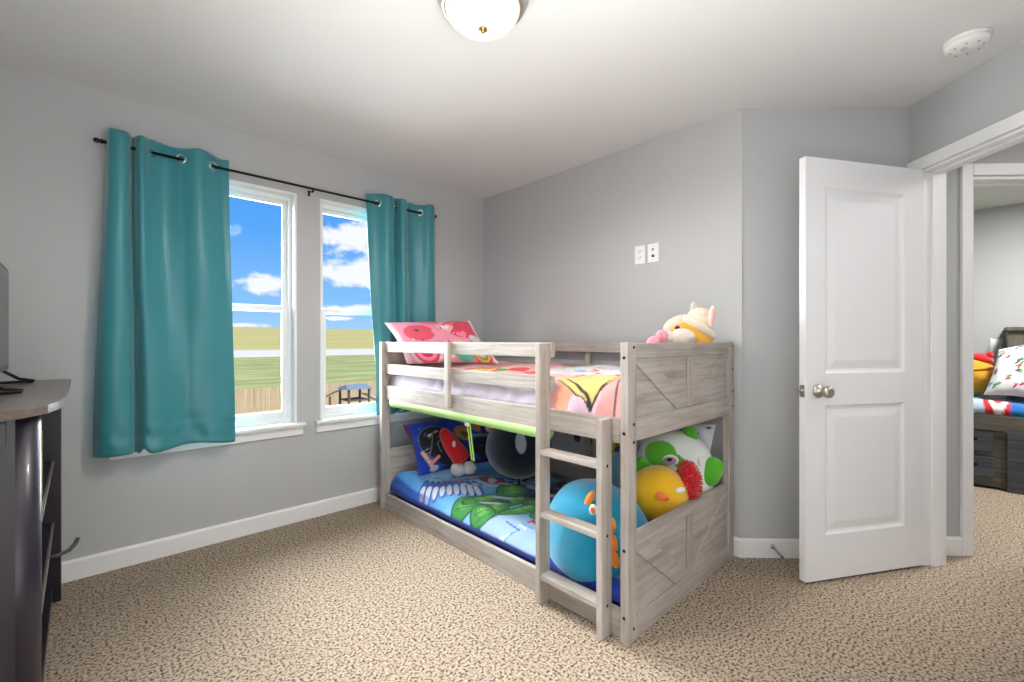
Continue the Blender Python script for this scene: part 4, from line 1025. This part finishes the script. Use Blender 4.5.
def build_pink():
    c = Vector((2.085, 1.150, 1.11))
    t = thing('plush_ball', 'small pink lobed plush beside the mustard plush on the upper bunk', 'plush toy', (c.x, c.y, 1.0))
    body('body', t, c, (.045, .045, .085), TM, rgb=(236, 156, 168), seed=50, n=32)
    for (r, u, q) in ((-.02, .05, .034), (.022, .085, .030), (-.022, .015, .038), (.0, -.045, .055)):
        body('lobe', t, tpos(c, r, -.03, u), (q, q*.8, q), TM, rgb=(236, 154, 168), seed=int(q*900), n=24)
build_pink()

# ------------------------------------------------------------------ dresser and television at the left edge
def build_dresser():
    t = thing('media_cabinet', 'tall glossy dark cabinet with rounded corners and open front shelves', 'cabinet', (-.25, 2.3, 0))
    LAC = mat('dark_lacquer', (34, 29, 40), 0.34, spec=0.45, coat=.1, var=.15, vscale=2)
    TOPM = mat('dark_wood_top', (98, 86, 78), 0.35, spec=.5, coat=.2, var=.2, vscale=20, stretch=(6, .5, 6))
    GL = mat('shelf_edge_metal', (176, 172, 164), 0.35, metal=.8)
    top = [(-.435, 1.66), (-.15, 1.66), (-.10, 1.70), (-.06, 1.77), (-.042, 1.86), (-.030, 2.0), (-.026, 2.93), (-.435, 2.93)]
    MB().prism(top, .972, .996, .004).build('cabinet_top', TOPM, t)
    # near end panel with rounded front post
    MB().box(-.43, -.118, 1.742, 1.765, 0, .972, .002).build('end_panel', LAC, t)
    m = MB(); m.tube([(-.118, 1.787, 0), (-.118, 1.787, .972)], .045, 32); m.build('corner_post', LAC, t)
    MB().box(-.43, -.135, 1.732, 1.742, .90, .96, .002).build('end_moulding', LAC, t)
    MB().box(-.43, -.057, 2.885, 2.93, 0, .972, .004).build('end_panel', LAC, t)
    MB().box(-.435, -.42, 1.765, 2.885, .05, .972).build('back_panel', LAC, t)
    for z in (.635, .358):
        s = MB().box(-.42, -.088, 1.84, 2.885, z-.012, z).build('shelf', LAC, t)
        MB().box(-.088, -.080, 1.84, 2.885, z-.013, z+.001, .001).build('shelf_edge', GL, s)
    MB().box(-.42, -.085, 1.84, 2.885, .03, .07, .002).build('base_shelf', LAC, t)
    MB().box(-.42, -.095, 2.30, 2.32, .07, .972).build('divider', LAC, t)
    m = MB(); m.tube([(-.10, 2.60, .93), (-.085, 2.7, .955), (-.075, 2.8, .968)], .008, 8); m.build('bracket', LAC, t)
    m = MB(); m.tube([(-.085, 2.45, .352), (-.055, 2.46, .35), (-.028, 2.48, .352), (-.010, 2.50, .366), (-.001, 2.51, .385)], [.006, .007, .008, .008, .007], 12); m.build('hook', mat('dark_grey_plastic', (70, 68, 72), .4), t)
build_dresser()
m = MB(); m.box(-.30, -.092, 2.20, 2.285, .636, .86, .003); bx = m.build('storage_box', mat('yellow_green_card', (196, 206, 60), .6), None, loc=(-.2, 2.24, .636)); props(bx, 'yellow-green box on the upper shelf of the dark cabinet', 'box')
def build_tv():
    t = thing('television', 'flat television with dark bezel and hairpin feet on the dark cabinet', 'television', (-.23, 2.48, .996))
    BZ = mat('dark_bezel', (66, 60, 56), .35, metal=.5)
    SCR = mat('dark_screen', (36, 34, 34), .18, spec=.6)
    MB().box(-.262, -.214, 2.13, 2.85, 1.05, 1.47, .006).build('housing', BZ, t)
    MB().box(-.2145, -.2125, 2.142, 2.838, 1.07, 1.458, .0008).build('screen', SCR, t)
    for y in (2.75, 2.20):
        m = MB(); m.tube([(-.232, y-.03, 1.06), (-.18, y+.01, 1.015), (-.135, y+.03, 1.003), (-.14, y+.015, 1.0025), (-.25, y-.05, 1.003), (-.32, y-.07, 1.003)], .006, 10)
        m.build('foot', BLACKM, t)
build_tv()

# ------------------------------------------------------------------ second bedroom seen through the doors
def build_bed2():
    G1 = wood('grey_stained_wood_y', 1, (108, 106, 96), (70, 70, 66)); G2 = wood('blue_stained_wood', 1, (86, 92, 100), (52, 58, 66)); G3 = wood('green_grey_wood_z', 2, (98, 96, 84), (64, 62, 54))
    t = thing('captains_bed', 'rustic grey stained bed with drawers in the far bedroom', 'bed', (5.7, .5, 0))
    MB().box(5.20, 5.235, -1.0, 1.4, .466, .585, .004).build('side_rail', G1, t)
    MB().box(5.225, 6.2, -.09, 1.4, 0.02, .466).build('drawer_case', G1, t)
    for y0, y1 in ((-.02, .37), (.40, .80), (.83, 1.23)):
        for z0, z1 in ((.295, .455), (.09, .25)):
            d = MB().box(5.203, 5.224, y0, y1, z0, z1, .005).build('drawer', G2, t)
            m = MB(); m.lathe([(0, 0), (.010, 0), (.008, .008), (.018, .014), (.018, .022), (0, .024)], (5.203, y0+.07 if y0 > 0 else .085, (z0+z1)/2+.02), (-1, 0, 0), 16); m.build('knob', BLACKM, d)
    MB().box(5.195, 5.26, -.21, -.092, 0, .466, .004).build('leg_post', G2, t)
    MB().box(5.55, 6.22, -.20, -.10, 0.05, 1.255, .004).build('headboard', G3, t)
    MB().box(5.53, 6.24, -.215, -.09, 1.255, 1.285, .004).build('headboard_cap', G3, t)
    m = MB(); m.box(5.24, 6.2, -.085, 1.38, .468, .66); bmesh.ops.bevel(m.bm, geom=m.bm.edges[:], offset=.03, segments=3, affect='EDGES')
    o = m.build('mattress', mat('white_mattress', (210, 214, 220), .8), None, loc=(5.7, .6, .468)); props(o, 'pale mattress on the rustic grey bed in the far bedroom', 'mattress')
    def h(X, Y):
        r = np.clip((X-5.215)/.06, 0, 1); return .685 + .008*vnoise(X, Y, 81, 9) - .10*(1-np.sqrt(np.clip(1-(1-r)**2, 0, 1)))
    def cf(X, Y):
        C = field(X.shape, (176, 198, 216)); ell(C, X, Y, 5.27, -.045, .10, .085, 0, (200, 44, 48)); ell(C, X, Y, 5.28, -.045, .07, .055, 0, (232, 232, 232)); ell(C, X, Y, 5.285, -.045, .045, .03, 0, (190, 60, 70))
        put(C, (1-sst(-.12, -.10, Y)), (40, 108, 180)); put(C, sst(.07, .10, Y)*sst(5.35, 5.4, X), (96, 180, 70)); return C
    drape('comforter', 'pale blue comforter with a red banded print on the rustic bed', 'comforter', h, cf, 5.214, 6.2, -.30, 1.35, FABRIC, 120, 160)
    def pc(U, V):
        C = field(U.shape, (226, 230, 234)); rs = np.random.RandomState(22)
        for k in range(42):
            a = rs.uniform(-.2, 1.2); x, y = rs.uniform(.03, .97), rs.uniform(.03, .97); c = [(34, 62, 110), (50, 120, 180), (90, 160, 80), (40, 44, 60), (200, 60, 80)][rs.randint(5)]
            ell(C, U, V, x, y, .055, .02, a, c); seg(C, U, V, (x, y), (x+.05*math.cos(a+1.2), y+.05*math.sin(a+1.2)), .008, c)
        return C
    pillow('pillow', 'white pillow with small blue and green animal print on the rustic bed', [(5.29, .035, .735), (5.26, -.28, .72), (5.46, -.38, 1.22), (5.46, -.05, 1.10)], .075, pc)
    pillow('pillow', 'plain pale grey pillow against the headboard of the rustic bed', [(5.62, .04, .76), (5.62, -.09, .72), (6.0, -.09, 1.20), (6.0, .0, 1.20)], .04, lambda U, V: field(U.shape, (206, 210, 216)))
    c = (5.62, .12, .87)
    p = thing('plush_pumpkin', 'mustard round plush with a red cap on the rustic bed', 'plush toy', (5.62, .12, .70))
    body('body', p, c, (.17, .17, .165), None, rgb=(206, 146, 30), seed=60, n=40, lump=.03)
    body('cap', p, (5.60, .05, 1.02), (.07, .075, .045), rotm(('X', .3)), rgb=(200, 32, 34), seed=61, n=32); body('cap_bobble', p, (5.58, .0, 1.055), (.022, .022, .026), None, rgb=(190, 28, 30), n=18)
    m = MB(); m.torus((5.62, .12, .92), (0, .2, 1), .166, .008, 40, 8); m.build('belt_seam', mat('mustard_seam', (170, 116, 20), .8), p)
build_bed2()

# ------------------------------------------------------------------ outdoors
def terrain():
    GR = mat('green_meadow', (166, 168, 106), .95, spec=.05, var=.34, vscale=.16, stretch=(.6, 2.2, 1), detail=8)
    LAWN = mat('dry_lawn', (196, 188, 150), .95, spec=.05, var=.25, vscale=.8, detail=8)
    ROAD = mat('gravel_road', (212, 204, 188), .95, spec=.05, var=.08, vscale=.5)
    HILL = mat('yellow_hillside', (190, 176, 110), .95, spec=.05, var=.14, vscale=.03, stretch=(.5, 3, 1), detail=8)
    def sheet(name, ys, zs, m, nx=60, wob=0.0):
        xs = np.linspace(-360, 900, nx); P = np.zeros((nx, len(ys), 3))
        for j, (y, z) in enumerate(zip(ys, zs)):
            P[:, j, 0] = xs; P[:, j, 1] = y; P[:, j, 2] = z
        o = grid_obj(name, P, m); o['kind'] = 'structure'; return o
    sheet('lawn_ground', [3.3, 15, 40.2], [-3.4, -3.7, -4.4], LAWN)
    sheet('meadow_ground', [40.2, 70, 110, 150], [-4.4, -4.4, -4.0, -3.6], GR)
    sheet('road_ground', [150, 154, 160, 166], [-3.6, -2.9, -2.2, -1.8], ROAD)
    sheet('hill_ground', [166, 240, 330, 420, 470], [-1.8, 2.6, 8.0, 12.4, 13.8], HILL)
terrain()
def fence():
    y = 40.0; z0 = -4.4; WB = mat('weathered_cedar', (206, 178, 142), .85, var=.28, vscale=1.5, stretch=(7, 1, .2))
    t = thing('wooden_fence', 'long weathered wooden picket fence across the back yard', 'fence', (12, y, z0))
    rs = random.Random(3); m = MB()
    x = -10.0
    while x < 44:
        w = .14; hh = 1.82 + rs.uniform(-.04, .05)
        m.box(x, x+w, y-.012, y+.012, z0, z0+hh); x += w + rs.choice([.006, .01, .02, .03])
    m.build('pickets', WB, t)
    m = MB()
    for z in (.25, .9, 1.5): m.box(-10, 44, y+.013, y+.05, z0+z, z0+z+.09)
    m.build('rails', WB, t)
    for k in range(22):
        MB().box(-10+2.5*k, -9.91+2.5*k, y+.051, y+.14, z0, z0+1.85).build('post', WB, t)
fence()
def playset():
    z0 = -4.2
    t = thing('play_set', 'wooden yard play frame with a blue-grey canopy in front of the fence', 'play frame', (15.0, 34, z0))
    D = mat('brown_post', (112, 92, 78), .8, var=.2, vscale=3); CAN = mat('blue_grey_canopy', (128, 142, 152), .7); PL = mat('pale_slide', (206, 212, 218), .5)
    for (x, y, h) in ((14.7, 33.2, 1.75), (14.7, 34.8, 1.75), (16.3, 33.2, 1.75), (16.3, 34.8, 1.75), (13.4, 33.5, 1.3), (13.4, 34.5, 1.3), (12.7, 34.0, .95)):
        MB().box(x-.07, x+.07, y-.07, y+.07, z0, z0+h, .005).build('post', D, t)
    m = MB(); m._add([(14.5, 33.0, z0+1.7), (16.6, 33.0, z0+1.7), (16.6, 35, z0+1.7), (14.5, 35, z0+1.7), (14.8, 34, z0+2.02), (16.4, 34, z0+2.02)], [(0, 1, 5, 4), (1, 2, 5), (2, 3, 4, 5), (3, 0, 4), (3, 2, 1, 0)])
    m.build('canopy', CAN, t)
    m = MB(); m.tube([(12.7, 34, z0+.95), (13.4, 34, z0+1.3), (14.0, 34, z0+1.55), (14.7, 34, z0+1.75)], .06, 8); m.build('beam', D, t)
    MB().box(14.7, 16.3, 33.2, 34.8, z0+.8, z0+.9).build('platform', D, t)
    m = MB(); v = [(16.3, 33.2, z0+1.2), (16.3, 34.6, z0+1.2), (18.4, 34.6, z0), (18.4, 33.2, z0)]; v += [(a, b, c+.08) for a, b, c in v]
    m._add(v, [(3, 2, 1, 0), (4, 5, 6, 7), (0, 1, 5, 4), (1, 2, 6, 5), (2, 3, 7, 6), (3, 0, 4, 7)]); m.build('slide', PL, t)
playset()
